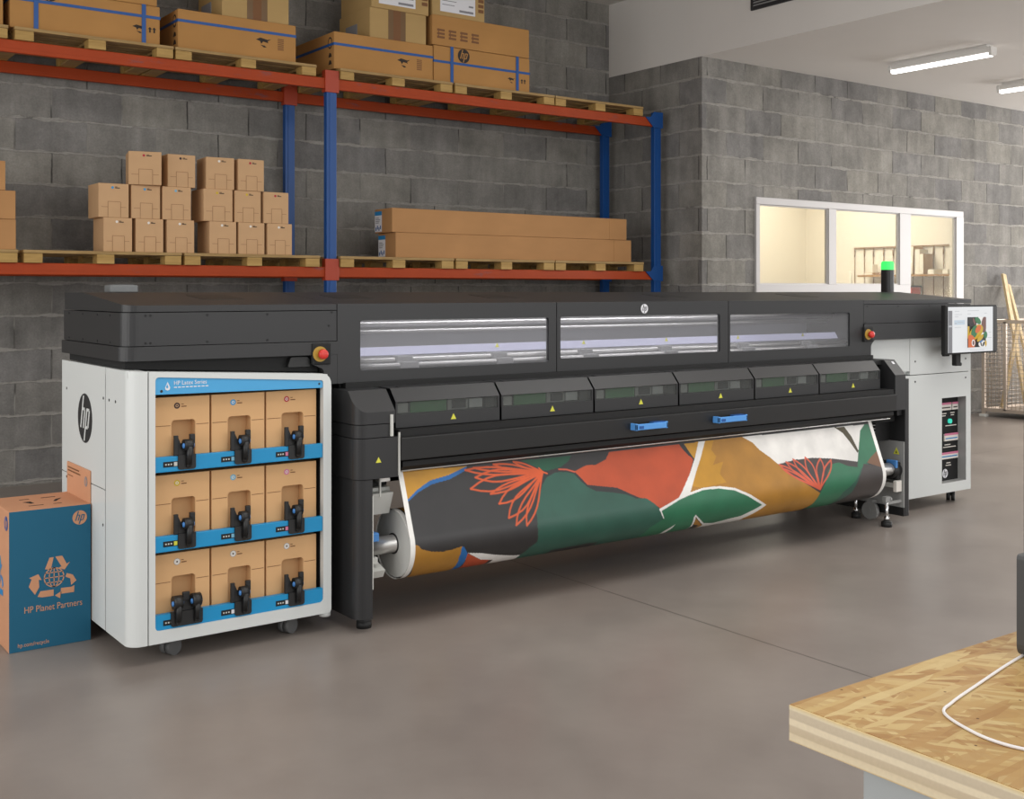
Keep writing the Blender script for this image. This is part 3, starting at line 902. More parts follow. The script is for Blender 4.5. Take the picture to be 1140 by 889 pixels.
SM = [(2.465, 2.672, 0, 8.42, 'dot_white', 'tan carton, bottom left corner of the left carton cluster on the rack'),
      (2.700, 2.906, 0, 8.425, 'dot_white', 'tan carton, middle of the bottom row in the left carton cluster'),
      (2.932, 3.142, 0, 8.42, 'dot_white', 'tan carton, right end of the bottom row in the left carton cluster'),
      (3.262, 3.478, 0, 8.42, 'dot_white', 'tan carton, left end of the bottom row in the right carton cluster'),
      (3.498, 3.715, 0, 8.425, 'dot_white', 'tan carton, middle of the bottom row in the right carton cluster'),
      (3.737, 3.948, 0, 8.42, 'dot_white', 'tan carton, bottom right corner of the right carton cluster by the rear post'),
      (2.429, 2.647, 1, 8.42, 'dot_cyan', 'tan carton with cyan dot jutting out at left of the middle row'),
      (2.668, 2.884, 1, 8.43, 'dot_cyan', 'tan carton with cyan dot, second in the middle row'),
      (2.900, 3.118, 1, 8.425, 'dot_lcyan', 'tan carton with pale dot, third in middle row, right of left cluster'),
      (3.215, 3.448, 1, 8.42, 'dot_yel', 'tan carton with yellow dot, left in middle row of the right cluster'),
      (3.468, 3.687, 1, 8.43, 'dot_yel', 'tan carton with yellow dot, middle of middle row of the right cluster'),
      (3.706, 3.918, 1, 8.42, 'dot_red', 'tan carton with red dot at right end of the middle row, nothing on it'),
      (2.645, 2.878, 2, 8.42, 'dot_red', 'tan carton with red dot, leftmost of the top row'),
      (2.940, 3.154, 2, 8.43, 'dot_dark', 'tan carton with faint print, second of the top row'),
      (3.242, 3.462, 2, 8.44, 'dot_white', 'tan carton with pale emblem, third of the top row'),
      (3.493, 3.708, 2, 8.42, 'dot_red', 'tan carton with red dot, rightmost of the top row')]
ZB = 1.789
for x0, x1, r_, y0, dot, lab in SM:
    ink_carton_small(x0, x1, ZB + .2485 * r_, ZB + .248 + .2485 * r_ - (.002 if r_ == 2 else 0), y0, dot, lab, -13 if (r_ == 2 and x0 < 2.7) else (-5 if r_ == 2 and 3.2 < x0 < 3.3 else 0))
for x1, z0, z1, lab in ((1.868, ZB, 1.998, 'plain brown box at left edge of lower rack level, bottom of three'),
                        (1.866, 1.9995, 2.197, 'plain brown box at left edge of lower rack level, middle of three'),
                        (1.80, 2.198, 2.40, 'plain brown box at left edge of lower rack level, top of three')):
    t = thing('storage_carton', (x1 - .6, 8.42, z0), lab, 'box', 'three plain boxes at the left edge of the lower level')
    one_box('carton', M['kraft3'], t, x1 - .6, x1, 8.42, 8.95, z0, z1, bev=.004)
    mb = MB(); mb.box(x1 - .33, x1 - .27, 8.419, 8.42, z0 + .002, z1 - .002); mb.build('packing_tape', M['kraft2'], t)
for x0, x1, z0, z1, lab in ((4.905, 7.585, ZB, 2.002, 'very long flat brown carton, the lower of two, labelled end'),
                            (4.87, 7.525, 2.003, 2.21, 'very long flat brown carton lying on top of its twin')):
    t = thing('long_carton', (x0, 8.42, z0), lab, 'box', 'two long cartons on the lower rack level')
    one_box('carton', M['kraft3'], t, x0, x1, 8.42, 8.72, z0, z1, bev=.004)
    one_box('end_cap', M['kraft3'], t, x1 - .22, x1 + .003, 8.417, 8.723, z0 + .001, z1 - .001, bev=.003)
    mb = MB(); O = (x0 - .0006, 8.72, z0)
    h_ = z1 - z0
    mb.flat(rect(.005, .125, .01, h_ - .02), O, SX, FZ, .0006, M['paper'])
    O = (x0 - .0014, 8.72, z0)
    mb.flat(rect(.005, .125, h_ - .055, h_ - .02), O, SX, FZ, .0006, M['bluelabel'])
    for i in range(4):
        mb.flat(rect(.018, .075 + .012 * (i % 3), .085 + i * .014, .091 + i * .014), O, SX, FZ, .0006, M['greyprint'])
    for i in range(4):
        mb.flat(rect(.018 + i * .026, .034 + i * .026, .02 + .012 * (i % 2), .05 + .014 * (i % 2)), O, SX, FZ, .0006, M['strap'])
    mb.build('end_label', None, t)

# ------------------------------------------------------------------ recycling box
t = thing('recycling_box', (1.099, 5.03, 0), 'tan and teal recycling carton with recycling arrows, open flap, beside the white cabinet', 'box')
RX0, RX1, RY0, RY1, RZ = 1.088, 1.4185, 5.03, 5.40, .586
mb = MB(); mb.box(RX0, RX1, RY0, RY1, .0, RZ, bev=.003); body = mb.build('carton', M['rec'], t)
mb = MB(); mb.flat(rect(RX0 + .001, RX1 - .001, .001, RZ - .001), (0, RY0 - .0004, 0), FX, FZ, .0006, M['teal']); mb.build('front_print', None, t)
mb = MB(); mb.box(RX1 - .002, RX1 + .005, RY0 + .012, RY1, RZ - .02, .725, bev=.002); fl = mb.build('open_flap', M['rec'], t)
mb = MB()
O = (RX1 - .0026, RY1, 0)
for i, (a, b_) in enumerate(((.02, .20), (.02, .22), (.02, .10))):
    z = .700 - i * .014 - (.006 if i == 2 else 0)
    mb.flat(rect(a, b_, z, z + (.006 if i < 2 else .003)), O, SX, FZ, .0006, M['brownink'])
mb.build('printed_line', None, fl)
round_logo('logo', (RX1 - .0026, 5.095, .672), SX, FZ, .022, M['greyprint'], M['rec'], fl, .0006)
round_logo('logo', (1.372, RY0 - .001, .532), FX, FZ, .030, M['rec'], M['teal'], t)
lettering('lettering', 'HP Planet Partners', .0385, (1.265, RY0 - .001, .157), FX, FZ, M['rec'], t, align='CENTER', xs=.80)
lettering('lettering', 'hp.com/recycle', .024, (1.122, RY0 - .001, .019), FX, FZ, M['rec'], t, xs=.85)
# three folded arrows round a globe
def rec_arrows(parent, cx, cz, O, U, m, s, y):
    mb = MB()
    tri = {'a': [(-.20, .52), (.02, .98), (-.12, 1.0), (.0, 1.0)], }
    shapes = [[(-.44, .36), (-.22, .92), (-.02, .92), (-.16, .30)], [(.06, .94), (.40, .94), (.62, .50), (.78, .58), (.52, .22), (.20, .34), (.36, .40)],
              [(.62, .02), (.92, -.10), (1.10, -.42), (.84, -.62), (.80, -.28), (.56, -.16)], [(.84, -.72), (1.0, -.66), (.98, -1.0), (.36, -1.0), (.36, -.86), (.04, -1.04), (.30, -1.22), (.34, -.70)],
              [(-.02, -.72), (-.66, -.72), (-.80, -.98), (-.56, -1.04), (-.02, -1.04)], [(-.92, -.86), (-1.22, -.42), (-1.08, -.06), (-1.2, .02), (-.76, .16), (-.60, -.16), (-.74, -.12), (-.72, -.50)]]
    for sh in shapes:
        mb.flat([(cx + x * s, cz + (z + .1) * s) for x, z in sh], O, U, FZ, .0006, m)
    n = 28
    def ring(rx, rz, w):
        for i in range(n):
            a0, a1 = 2 * PI * i / n, 2 * PI * (i + 1) / n
            mb.flat([(cx + rx * math.cos(a0), cz + rz * math.sin(a0)), (cx + rx * math.cos(a1), cz + rz * math.sin(a1)),
                     (cx + (rx - w) * math.cos(a1), cz + (rz - w) * math.sin(a1)), (cx + (rx - w) * math.cos(a0), cz + (rz - w) * math.sin(a0))], O, U, FZ, .0006, m)
    R = .50 * s
    ring(R, R, .0042); ring(R * .52, R, .0036)
    for dz in (-.5, 0, .5):
        hw = R * math.sqrt(1 - dz * dz)
        mb.flat(rect(cx - hw, cx + hw, cz + dz * R - .0018, cz + dz * R + .0018), O, U, FZ, .0006, m)
    mb.flat(rect(cx - .0018, cx + .0018, cz - R, cz + R), O, U, FZ, .0006, m)
    return mb.build('recycling_mark', None, parent)
rec_arrows(t, 1.267, .292, (0, RY0 - .001, 0), FX, M['rec'], .083, 0)
# left face: blue mark and emblem
rec_arrows(t, 5.40 - 5.215, .292, (RX0 - .0006, 5.40, 0), SX, M['bluelabel'], .083, 0)
round_logo('logo', (RX0 - .0006, 5.075, .532), SX, FZ, .03, M['strap'], M['rec'], t)
# hand slots and arrows printed on the lid
mb = MB()
O = (RX0, RY0, RZ + .0002)
for pts in ([(.10, .20), (.13, .20), (.135, .15), (.12, .15)], [(.235, .20), (.265, .22), (.225, .15), (.215, .155)], rect(.10, .14, .26, .27), rect(.19, .25, .26, .27), rect(.10, .16, .09, .098), rect(.2, .235, .09, .098)):
    mb.flat(pts, O, (1, 0, 0), (0, 1, 0), .0006, M['ink'])
mb.build('printed_mark', None, t)

# ------------------------------------------------------------------ ink cabinet
cab = thing('ink_cabinet', (1.87, 5.0, 0), 'white ink supply cabinet with blue rails on casters at the left end', 'cabinet')
CX0, CX1, CY0, CY1 = 1.424, 2.312, 4.53, 5.51
ZL_, ZR_ = 1.182, 1.136
topz = lambda x: ZL_ + (ZR_ - ZL_) * (x - CX0) / (CX1 - CX0)
zb = .084
# left flank with the rounded front corner
mb = MB()
out = [(CX0, 4.832)] + arc(CX0 + .055, CY0 + .055, .055, 180, 270, 8) + [(1.499, CY0), (1.499, 4.832)]
v = mb.prism(out, 'Z', zb, 1.0)
ztop(mb, [x for x in v if x.co.z > .9], lambda c: topz(c.x))
o = mb.build('corner_panel', M['white'], cab)
mb = MB()
v = mb.prism([(CX0, 4.843), (CX0 + .03, 4.843), (CX0 + .03, CY1), (CX0, CY1)], 'Z', zb, .668); mb.build('side_panel', M['white'], cab)
mb = MB()
v = mb.prism([(CX0, 4.843), (CX0 + .03, 4.843), (CX0 + .03, CY1), (CX0, CY1)], 'Z', .6725, 1.0)
ztop(mb, [x for x in v if x.co.z > .9], lambda c: topz(c.x)); sp = mb.build('side_panel', M['white'], cab)
round_logo('logo', (CX0 - .0006, 5.135, .944), SX, FZ, .108, M['blk'], M['white'], sp, .0008)
mb = MB()
for y, z in ((5.43, 1.055), (4.865, 1.052), (4.785, 1.05), (4.70, 1.05), (4.87, .52), (5.43, .65)):
    mb.cyl((CX0 - .0015, y, z), (CX0 + .002, y, z), .006, seg=10)
mb.build('screw', M['blk2'], cab)
# carcass: back, right, bottom, top
mb = MB()
mb.box(CX0 + .03, CX1 - .02, CY1 - .03, CY1, zb, 1.12)
mb.box(CX1 - .03, CX1 - .003, CY0 + .03, CY1, zb + .01, 1.125)
mb.box(CX0 + .03, CX1 - .01, CY0 + .03, CY1 - .03, zb + .002, zb + .03)
v = mb.prism([(CX0 + .004, CY0 + .03), (CX1 - .004, CY0 + .03), (CX1 - .004, CY1), (CX0 + .004, CY1)], 'Z', 1.10, 1.12)
ztop(mb, v, lambda c: topz(c.x) - (.004 if c.z > 1.11 else .03))
mb.build('carcass', M['white'], cab)
# front frame
mb = MB()
k = 5
outer = rpoly([(1.5035, zb), (CX1, zb), (CX1, topz(CX1)), (1.5035, topz(1.5035))], [.002, .02, .05, .003], k)
inner = rpoly([(1.530, .135), (2.273, .135), (2.273, 1.109), (1.530, 1.155)], [.02, .02, .012, .018], k)
mb.frame(outer, inner, 'Y', CY0, CY0 + .03)
mb.build('front_frame', M['white'], cab)
# dark interior
mb = MB()
mb.box(1.5045, 2.281, 4.95, 4.97, .10, 1.10)
mb.box(CX0 + .006, CX0 + .03, 4.833, 4.842, zb + .01, 1.15); mb.box(1.4995, 1.503, CY0 + .012, CY0 + .03, zb + .01, 1.15)
mb.box(1.5045, 1.520, CY0 + .031, 4.95, .12, 1.14)
mb.box(2.274, 2.281, CY0 + .031, 4.95, .12, 1.098)
for z in (.148, .462, .784):
    mb.box(1.520, 2.274, CY0 + .036, 4.95, z - .012, z)
mb.build('interior', M['void'], cab)
mb = MB(); mb.prism(rpoly([(1.531, 1.084), (2.272, 1.076), (2.272, 1.1085), (1.531, 1.154)], [.003, .003, .012, .018], 4), 'Y', CY0 + .004, CY0 + .03)
hd = mb.build('header_panel', M['header'], cab)
mb = MB(); O = (0, CY0 + .0038, 0)
drop = [(0, .024), (.006, .010), (.010, .0), (.008, -.009), (0, -.013), (-.008, -.009), (-.010, 0), (-.006, .010)]
mb.flat([(1.581 + x * 1.05, 1.111 + z * .95) for x, z in drop], O, FX, FZ, .0006, M['paper'])
mb.flat([(1.579 + x * .45, 1.114 + z * .45) for x, z in drop], (0, CY0 + .003, 0), FX, FZ, .0006, M['header'])
mb.build('drop_emblem', None, hd)
lettering('lettering', 'HP Latex Series', .0235, (1.606, CY0 + .0038, 1.1205), FX, FZ, M['paper'], hd, xs=.92)
mb = MB()
for k_ in range(9):
    mb.flat(rect(1.607 + k_ * .0165, 1.619 + k_ * .0165, 1.1085, 1.1125), (0, CY0 + .0038, 0), FX, FZ, .0006, M['paper'])
mb.build('printed_line', None, hd)
mb = MB(); mb.cyl((1.556, CY0 + .0035, 1.097), (1.556, CY0 + .006, 1.097), .006, seg=8); mb.cyl((2.255, CY0 + .0035, 1.094), (2.255, CY0 + .006, 1.094), .005, seg=8); mb.build('screw', M['blk2'], hd)
RAIL = [(.769, .831), (.447, .511), (.1355, .196)]
COLX = [(1.541, 1.771), (1.780, 2.015), (2.024, 2.259)]
STRIP = [['lgrey', 'dot_lcyan', 'dot_pink'], ['yellow', 'dot_lcyan', 'dot_pink'], ['paper', 'paper', 'paper']]
for r_, (z0, z1) in enumerate(RAIL):
    mb = MB()
    if r_ < 2:
        mb.box(1.5305, 2.2725, CY0 + .005, CY0 + .03, z0, z1, bev=.003)
    else:
        mb.prism(rpoly([(1.531, z0), (2.2725, z0), (2.2725, z1), (1.531, z1)], [.018, .018, .003, .003], 4), 'Y', CY0 + .005, CY0 + .03)
    rail = mb.build('ink_rail', M['blue'], cab)
    for c_, (x0, x1) in enumerate(COLX):
        mb = MB(); zc = (z0 + z1) / 2 + (.0 if r_ < 2 else -.004)
        sx = x0 + .022 if c_ == 0 else x0 + .027
        mb.flat(rect(sx, sx + .062, zc - .011, zc + .011), (0, CY0 + .0048, 0), FX, FZ, .0008, M['void'])
        O = (0, CY0 + .0038, 0)
        mb.flat(rect(sx + .044, sx + .058, zc - .008, zc + .008), O, FX, FZ, .0006, M[STRIP[r_][c_]])
        for q in range(3):
            mb.flat(rect(sx + .008 + q * .011, sx + .014 + q * .011, zc - .003, zc + .003), O, FX, FZ, .0006, M['lgrey'])
        mb.build('slot_display', None, rail)
        # black coupling: tongue over the rail, yoke with blue buttons, hose arm
        xc = (x0 + x1) / 2 + .004
        centres = [xc] if not (r_ == 2 and c_ == 0) else [xc - .044, xc + .034]
        big = .027 if len(centres) == 2 else .023
        mb = MB()
        tw = .037 if len(centres) == 1 else .066
        mb.prism(rpoly([(xc - tw, z0 + .006), (xc + tw, z0 + .006), (xc + tw, z1 + .004), (xc - tw, z1 + .004)], [.012, .012, .002, .002], 4), 'Y', CY0 - .002, CY0 + .012)
        if len(centres) == 1:
            mb.box(xc - .052, xc - .034, CY0 + .004, CY0 + .016, z1 + .002, z1 + .083, bev=.002)
            mb.prism([(xc - .036, z1 + .002), (xc + .030, z1 + .002), (xc + .030, z1 + .050), (xc - .024, z1 + .050), (xc - .036, z1 + .078)], 'Y', CY0 + .006, CY0 + .016)
            mb.box(xc + .012, xc + .034, CY0 - .002, CY0 + .014, z1 + .045, z1 + .086, bev=.003)
        else:
            mb.box(xc - .050, xc + .040, CY0 + .004, CY0 + .016, z1 + .002, z1 + .060, bev=.003)
            mb.box(xc - .018, xc + .012, CY0 - .002, CY0 + .012, z1 + .045, z1 + .080, bev=.003)
        for xx in centres:
            mb.cyl((xx - .016, CY0 - .004, z1 + .044), (xx + .020, CY0 - .004, z1 + .044), big, seg=20)
            mb.cyl((xx + .006, CY0 - .016, z1 + .040), (xx + .006, CY0 - .006, z0 + .024), .0125, seg=12)
            mb.ball((xx + .006, CY0 - .006, z0 + .024), .0125)
        cp = mb.build('ink_coupling', M['blk2'], cab)
        for xx in centres:
            mb = MB(); mb.ball((xx - .018, CY0 - .012, z1 + .042), .0085, scale=(.7, 1.1, 1.3)); mb.build('blue_button', M['bluebtn'], cp)
            mb = MB(); mb.ball((xx + .022, CY0 - .012, z1 + .042), .0085, scale=(.5, 1.1, 1.3)); mb.build('blue_button', M['bluebtn'], cp)
# casters and the round foot
def caster(parent, x, y, r=.034, m='caster', yaw=25, top=None, wid=.03):
    mb = MB()
    cs, sn = math.cos(math.radians(yaw)), math.sin(math.radians(yaw))
    for d in (-1, 1):
        c0 = Vector((x, y, r)) + Vector((-sn, cs, 0)) * (d * wid * .10)
        c1 = c0 + Vector((-sn, cs, 0)) * (d * wid * .85)
        mb.cyl(c0, c1, r, seg=22)
    w_ = mb.build('caster', M[m], parent)
    mb = MB()
    mb.box(x - .02, x + .02, y - .02, y + .02, r + .012, (top or zb) - .002, bev=.004)
    mb.cyl((x, y, r), (x, y, (top or zb)), .012)
    mb.build('fork', M[m], w_)
caster(cab, 1.63, 4.64); caster(cab, 2.15, 4.63); caster(cab, 1.56, 5.40); caster(cab, 2.2, 5.40)
mb = MB(); mb.cyl((2.295, 4.56, .066), (2.295, 4.56, .086), .026); mb.cyl((2.295, 4.56, .084), (2.295, 4.56, .10), .012)
mb.build('corner_bumper', M['white'], cab)

# nine cartons in the cabinet
EMB = [['dot_dark', 'dot_cyan', 'dot_red'], ['dot_yel', 'dot_lcyan', 'dot_pink'], ['dot_white', 'dot_white', 'dot_white']]
NM = [['dark emblem, top left', 'cyan emblem, top middle', 'crimson emblem, top right'],
      ['yellow emblem, left of middle row', 'pale blue emblem, centre', 'pink emblem, right of middle row'],
      ['white emblem, bottom left above the double coupling', 'white emblem, bottom middle', 'white emblem, bottom right']]
TOPZ = [1.068, .752, .430]; BOTZ = [.7855, .4635, .1495]
for r_ in range(3):
    for c_, (x0, x1) in enumerate(COLX):
        z0, z1 = BOTZ[r_], TOPZ[r_]
        t = thing('ink_carton', (x0, 4.57, z0), 'tan ink carton in the white cabinet, ' + NM[r_][c_], 'carton', 'ink cartons in the white cabinet')
        zr = RAIL[r_][1]
        zo = zr + (z1 - zr) * .60
        xa, xb = x0 + (x1 - x0) * .30, x0 + (x1 - x0) * .735
        yf_ = 4.572
        mb = MB()
        mb.box(x0, x1, yf_ + .05, yf_ + .36, z0, z1, M['tan'])
        hole = [(xa, z0)] + [p for p in arc(xa + .014, zo - .014, .014, 180, 90, 4)] + [p for p in arc(xb - .014, zo - .014, .014, 90, 0, 4)] + [(xb, z0)]
        mb.prism([(x0, z0)] + hole + [(x1, z0), (x1, z1), (x0, z1)], 'Y', yf_, yf_ + .05, M['tan'])
        mb.build('carton', None, t)
        mb = MB(); O = (0, yf_ - .0002, 0)
        zf_ = zr + (z1 - zr) * .51
        for u0, u1 in ((x0 + .004, xa - .004), (xb + .004, x1 - .004)):
            mb.flat(rect(u0, u1, zf_ - .0012, zf_ + .0012), O, FX, FZ, .0004, M['brownink'])
        mb.build('fold_line', None, t)
        mb = MB()
        ex, ez = x0 + (x1 - x0) * .40, z1 - .036
        for rr, mm, dy in ((.0125, EMB[r_][c_], 0), (.0065, 'tan2' if c_ == 0 and r_ == 0 else 'dot_white', .0005), (.0035, EMB[r_][c_] if r_ < 2 else 'dot_dark', .001)):
            mb.flat([(ex + rr * math.cos(2 * PI * i / 18), ez + rr * math.sin(2 * PI * i / 18)) for i in range(18)], (0, yf_ - .0004 - dy, 0), FX, FZ, .0005, M[mm])
        if r_ == 2:
            n_ = 18
            for i in range(n_):
                a0, a1 = 2 * PI * i / n_, 2 * PI * (i + 1) / n_
                mb.flat([(ex + q * math.cos(a), ez + q * math.sin(a)) for q, a in ((.0125, a0), (.0125, a1), (.0135, a1), (.0135, a0))], (0, yf_ - .0009, 0), FX, FZ, .0005, M['greyprint'])
        mb.flat(rect(ex + .018, ex + .040, ez - .006, ez - .002), (0, yf_ - .0004, 0), FX, FZ, .0005, M['brownink'])
        mb.flat(rect(ex + .018, ex + .028, ez + .004, ez + .007), (0, yf_ - .0004, 0), FX, FZ, .0005, M['brownink'])
        mb.build('emblem', None, t)

# ------------------------------------------------------------------ printer
P = thing('large_format_printer', (4.4, 5.0, 0), 'long charcoal wide format printer with windowed hood, six lower covers and end towers', 'printer')
HB = 5.51
hood = lambda y: 1.442 + max(0.0, min(1.0, (y - 4.62) / .60)) * .052
def hood_block(x0, x1, z0, zt0, m, name, corner=None, y0=4.62, yback=HB):
    """block with level underside whose top follows the sloping lid"""
    mb = MB()
    fr = [(x0, y0), (x1, y0)] if corner is None else arc(x0 + corner, y0 + corner, corner, 180, 270, 8) + [(x1, y0)]
    vs = mb.prism(fr + [(x1, 5.22), (x0, 5.22)], 'Z', z0, 9.0)
    ztop(mb, [v for v in vs if v.co.z > 5], lambda c: zt0(c.y))
    vs = mb.prism([(x0, 5.22), (x1, 5.22), (x1, yback), (x0, yback)], 'Z', z0, 9.0)
    ztop(mb, [v for v in vs if v.co.z > 5], lambda c: zt0(c.y))
    bmesh.ops.remove_doubles(mb.bm, verts=mb.bm.verts[:], dist=.0001)
    # drop the shared inner face
    bad = [f for f in mb.bm.faces if all(abs(v.co.y - 5.22) < 1e-4 for v in f.verts)]
    bmesh.ops.delete(mb.bm, geom=bad, context='FACES_ONLY')
    return mb.build(name, m, P)
# left end housing: lip, wall, lid
hood_block(1.422, 2.384, 1.216, lambda y: 1.274, M['blk'], 'end_housing', .062, 4.612)
hood_block(1.432, 2.384, 1.2765, lambda y: 1.412, M['blk'], 'end_housing', .06)
hood_block(1.436, 2.384, 1.4155, hood, M['blk'], 'end_lid', .06)
mb = MB()
vs = mb.prism([(1.45, 4.66), (2.31, 4.66), (2.31, 5.48), (1.45, 5.48)], 'Z', 1.19, 1.2165)
ztop(mb, [v for v in vs if v.co.z < 1.2], lambda c: topz(c.x) + .002)
mb.build('dark_recess', M['void'], P)
# catch by the emergency stop, at the lower right of the left housing
mb = MB(); mb.prism(rpoly([(2.15, 1.165), (2.258, 1.165), (2.258, 1.195), (2.245, 1.208), (2.165, 1.208)], .008, 3), 'Y', 4.63, 4.68); mb.build('catch', M['blk2'], P)
mb = MB(); mb.prism(rpoly([(2.318, 1.083), (2.384, 1.083), (2.384, 1.2155), (2.262, 1.2155), (2.262, 1.175), (2.318, 1.150)], [.003, .003, .002, .002, .012, .012], 3), 'Y', 4.614, 4.66); mb.build('corner_bracket', M['blk'], P)
# right end housing
hood_block(6.182, 7.40, 1.182, lambda y: 1.288, M['blk'], 'end_housing', None, 4.615)
hood_block(6.182, 7.395, 1.2905, lambda y: 1.412, M['blk'], 'end_housing')
hood_block(6.182, 7.405, 1.4155, hood, M['blk'], 'end_lid')
mb = MB()
mb.prism(rpoly([(6.182, 1.08), (6.262, 1.08), (6.262, 1.15), (6.30, 1.1815), (6.182, 1.1815)], [.002, .004, .02, .002, .002], 4), 'Y', 4.622, 4.66)
mb.build('corner_bracket', M['blk'], P)
# centre hood: sloping lid over a hollow bay with three glazed front covers
def lid_piece(x0, x1):
    mb = MB()
    for (ya, yb_) in ((4.628, 5.22), (5.22, HB)):
        vs = mb.prism([(x0, ya), (x1, ya), (x1, yb_), (x0, yb_)], 'Z', 0.0, 1.0)
        ztop(mb, vs, lambda c: hood(c.y) - (.0 if c.z > .5 else .03))
    return mb.build('hood_lid', M['blk'], P)
lid_piece(2.388, 6.179)
mb = MB()
mb.box(2.388, 2.41, 4.645, HB, 1.08, 1.42); mb.box(6.155, 6.178, 4.645, HB, 1.08, 1.42)
mb.box(2.41, 6.155, 5.10, HB, 1.06, 1.45)
mb.box(2.41, 6.155, 4.645, 5.10, 1.06, 1.10)
mb.build('hood_shell', M['blk2'], P)
DOORS = [(2.388, 3.647, 2.505, 3.598, 1.137, 1.366), (3.652, 4.922, 3.675, 4.855, 1.150, 1.368), (4.927, 6.179, 4.940, 6.040, 1.146, 1.364)]
for i, (x0, x1, a, b_, z0, z1) in enumerate(DOORS):
    mb = MB()
    mb.frame(rpoly([(x0, 1.082), (x1, 1.082), (x1, 1.443), (x0, 1.443)], [.003] * 4, 3), rpoly([(a, z0), (b_, z0), (b_, z1), (a, z1)], [.012] * 4, 3), 'Y', 4.62, 4.642)
    dr = mb.build('front_cover', M['blk'], P)
    one_box('viewing_window', M['tint'], dr, a - .006, b_ + .006, 4.631, 4.635, z0 - .006, z1 + .006)
    if i == 1:
        round_logo('logo', (4.262, 4.6194, 1.404), FX, FZ, .026, M['paper'], M['blk'], dr, .001)
# the lit print zone behind the windows
mb = MB()
mb.box(2.412, 6.153, 5.06, 5.09, 1.13, 1.42, M['inner'])
mb.prism([(4.70, 1.392), (4.95, 1.392), (5.06, 1.36), (5.06, 1.42), (4.70, 1.42)], 'X', 2.412, 6.153, M['mgrey'])
mb.build('print_bay', None, P)
mb = MB()
mb.cyl((2.412, 4.86, 1.345), (6.153, 4.86, 1.345), .020, seg=20)
mb.cyl((2.412, 4.90, 1.305), (6.153, 4.90, 1.305), .013, seg=16)
mb.build('guide_rail', M['steel'], P)
mb = MB(); mb.prism([(4.800, 1.192), (4.806, 1.190), (4.83, 1.228), (4.824, 1.230)], 'X', 2.412, 6.153); mb.build('lamp_strip', M['ledwhite'], P)
mb = MB()
mb.box(2.412, 6.153, 4.78, 5.06, 1.165, 1.186, M['mgrey'])
mb.box(2.412, 6.153, 4.70, 4.78, 1.135, 1.158, M['mgrey'])
mb.cyl((2.412, 4.745, 1.172), (6.153, 4.745, 1.172), .012, M['steel'], 16)
mb.cyl((2.412, 4.69, 1.148), (6.153, 4.69, 1.148), .012, M['steel'], 16)
mb.build('platen', None, P)
for x in (2.80, 3.36, 3.93, 4.52, 5.16, 5.74):
    mb = MB()
    mb.box(x - .045, x + .045, 4.715, 4.79, 1.155, 1.190, bev=.004)
    mb.box(x - .05, x + .05, 4.668, 4.71, 1.13, 1.165, bev=.004)
    mb.build('pinch_clamp', M['mgrey'], P)
def warn(parent, x, z, y, s=.020, O=None):
    mb = MB()
    mb.flat([(x - s * .58, z - s * .5), (x + s * .58, z - s * .5), (x, z + s * .55)], (0, y, 0), FX, FZ, .0008)
    return mb.build('warning_triangle', M['yellow'], parent)
for x in (3.40, 3.98, 4.60, 5.20, 5.80):
    warn(P, x, 1.222, 4.80, .022)
# seams, screws and lid handles
mb = MB()
for x, z in ((1.52, 1.40), (1.54, 1.40), (1.78, 1.40), (2.05, 1.40), (2.36, 1.405), (1.52, 1.288), (1.54, 1.288), (1.78, 1.288), (2.05, 1.288), (2.345, 1.345), (6.22, 1.40), (6.55, 1.40), (6.9, 1.40), (6.2, 1.296), (6.55, 1.296), (6.9, 1.296)):
    mb.cyl((x, 4.6185, z), (x, 4.623, z), .005, seg=8)
for y in (4.80, 4.98, 5.2, 5.42):
    for z in (1.40, 1.288):
        mb.cyl((1.4305, y, z), (1.434, y, z), .005, seg=8)
mb.build('screw', M['void'], P)
for x in (1.95, 2.62, 3.50, 4.75, 5.95):
    mb = MB()
    vs = mb.prism(rrect(x - .10, x + .10, 4.86, 5.08, .02, 3), 'Z', 0, 1)
    ztop(mb, vs, lambda c: hood(c.y) + (.0012 if c.z > .5 else -.004))
    mb.build('hatch_grip', M['blk2'], P)
# emergency stops
for x, z in ((2.303, 1.220), (6.217, 1.220)):
    mb = MB(); mb.box(x - .046, x + .046, 4.604, 4.624, z - .048, z + .048, bev=.005)
    e = mb.build('emergency_stop', M['void'], P)
    mb = MB(); mb.cyl((x - .010, 4.599, z), (x - .010, 4.605, z), .034, seg=28); mb.build('yellow_plate', M['amber'], e)
    mb = MB(); mb.cyl((x - .004, 4.585, z), (x - .004, 4.600, z), .012); mb.cyl((x - .004, 4.572, z), (x - .004, 4.587, z), .021, seg=24, r2=.023); mb.ball((x - .004, 4.573, z), .021, scale=(1, .35, 1)); mb.build('red_knob', M['red'], e)
# status beacon
mb = MB(); mb.prism(rrect(7.340, 7.422, 5.262, 5.338, .022, 4), 'Z', 1.494, 1.662); bc = mb.build('status_beacon', M['blk2'], P)
mb = MB(); vs = mb.prism(rrect(7.340, 7.422, 5.262, 5.338, .022, 4), 'Z', 1.663, 1.716); mb.prism(rrect(7.344, 7.418, 5.266, 5.334, .02, 4), 'Z', 1.716, 1.726); mb.build('green_lamp', M['green_on'], bc)

# body between the towers
mb = MB()
mb.box(2.60, 6.255, 4.56, 5.45, .74, 1.055)
mb.box(2.60, 6.355, 4.70, 5.30, .60, .74)
mb.box(2.60, 6.255, 4.50, 4.64, 1.03, 1.058)
mb.build('main_beam', M['blk2'], P)
one_box('beam_seal', M['void'], P, 2.42, 6.255, 4.60, 4.655, 1.05, 1.085)
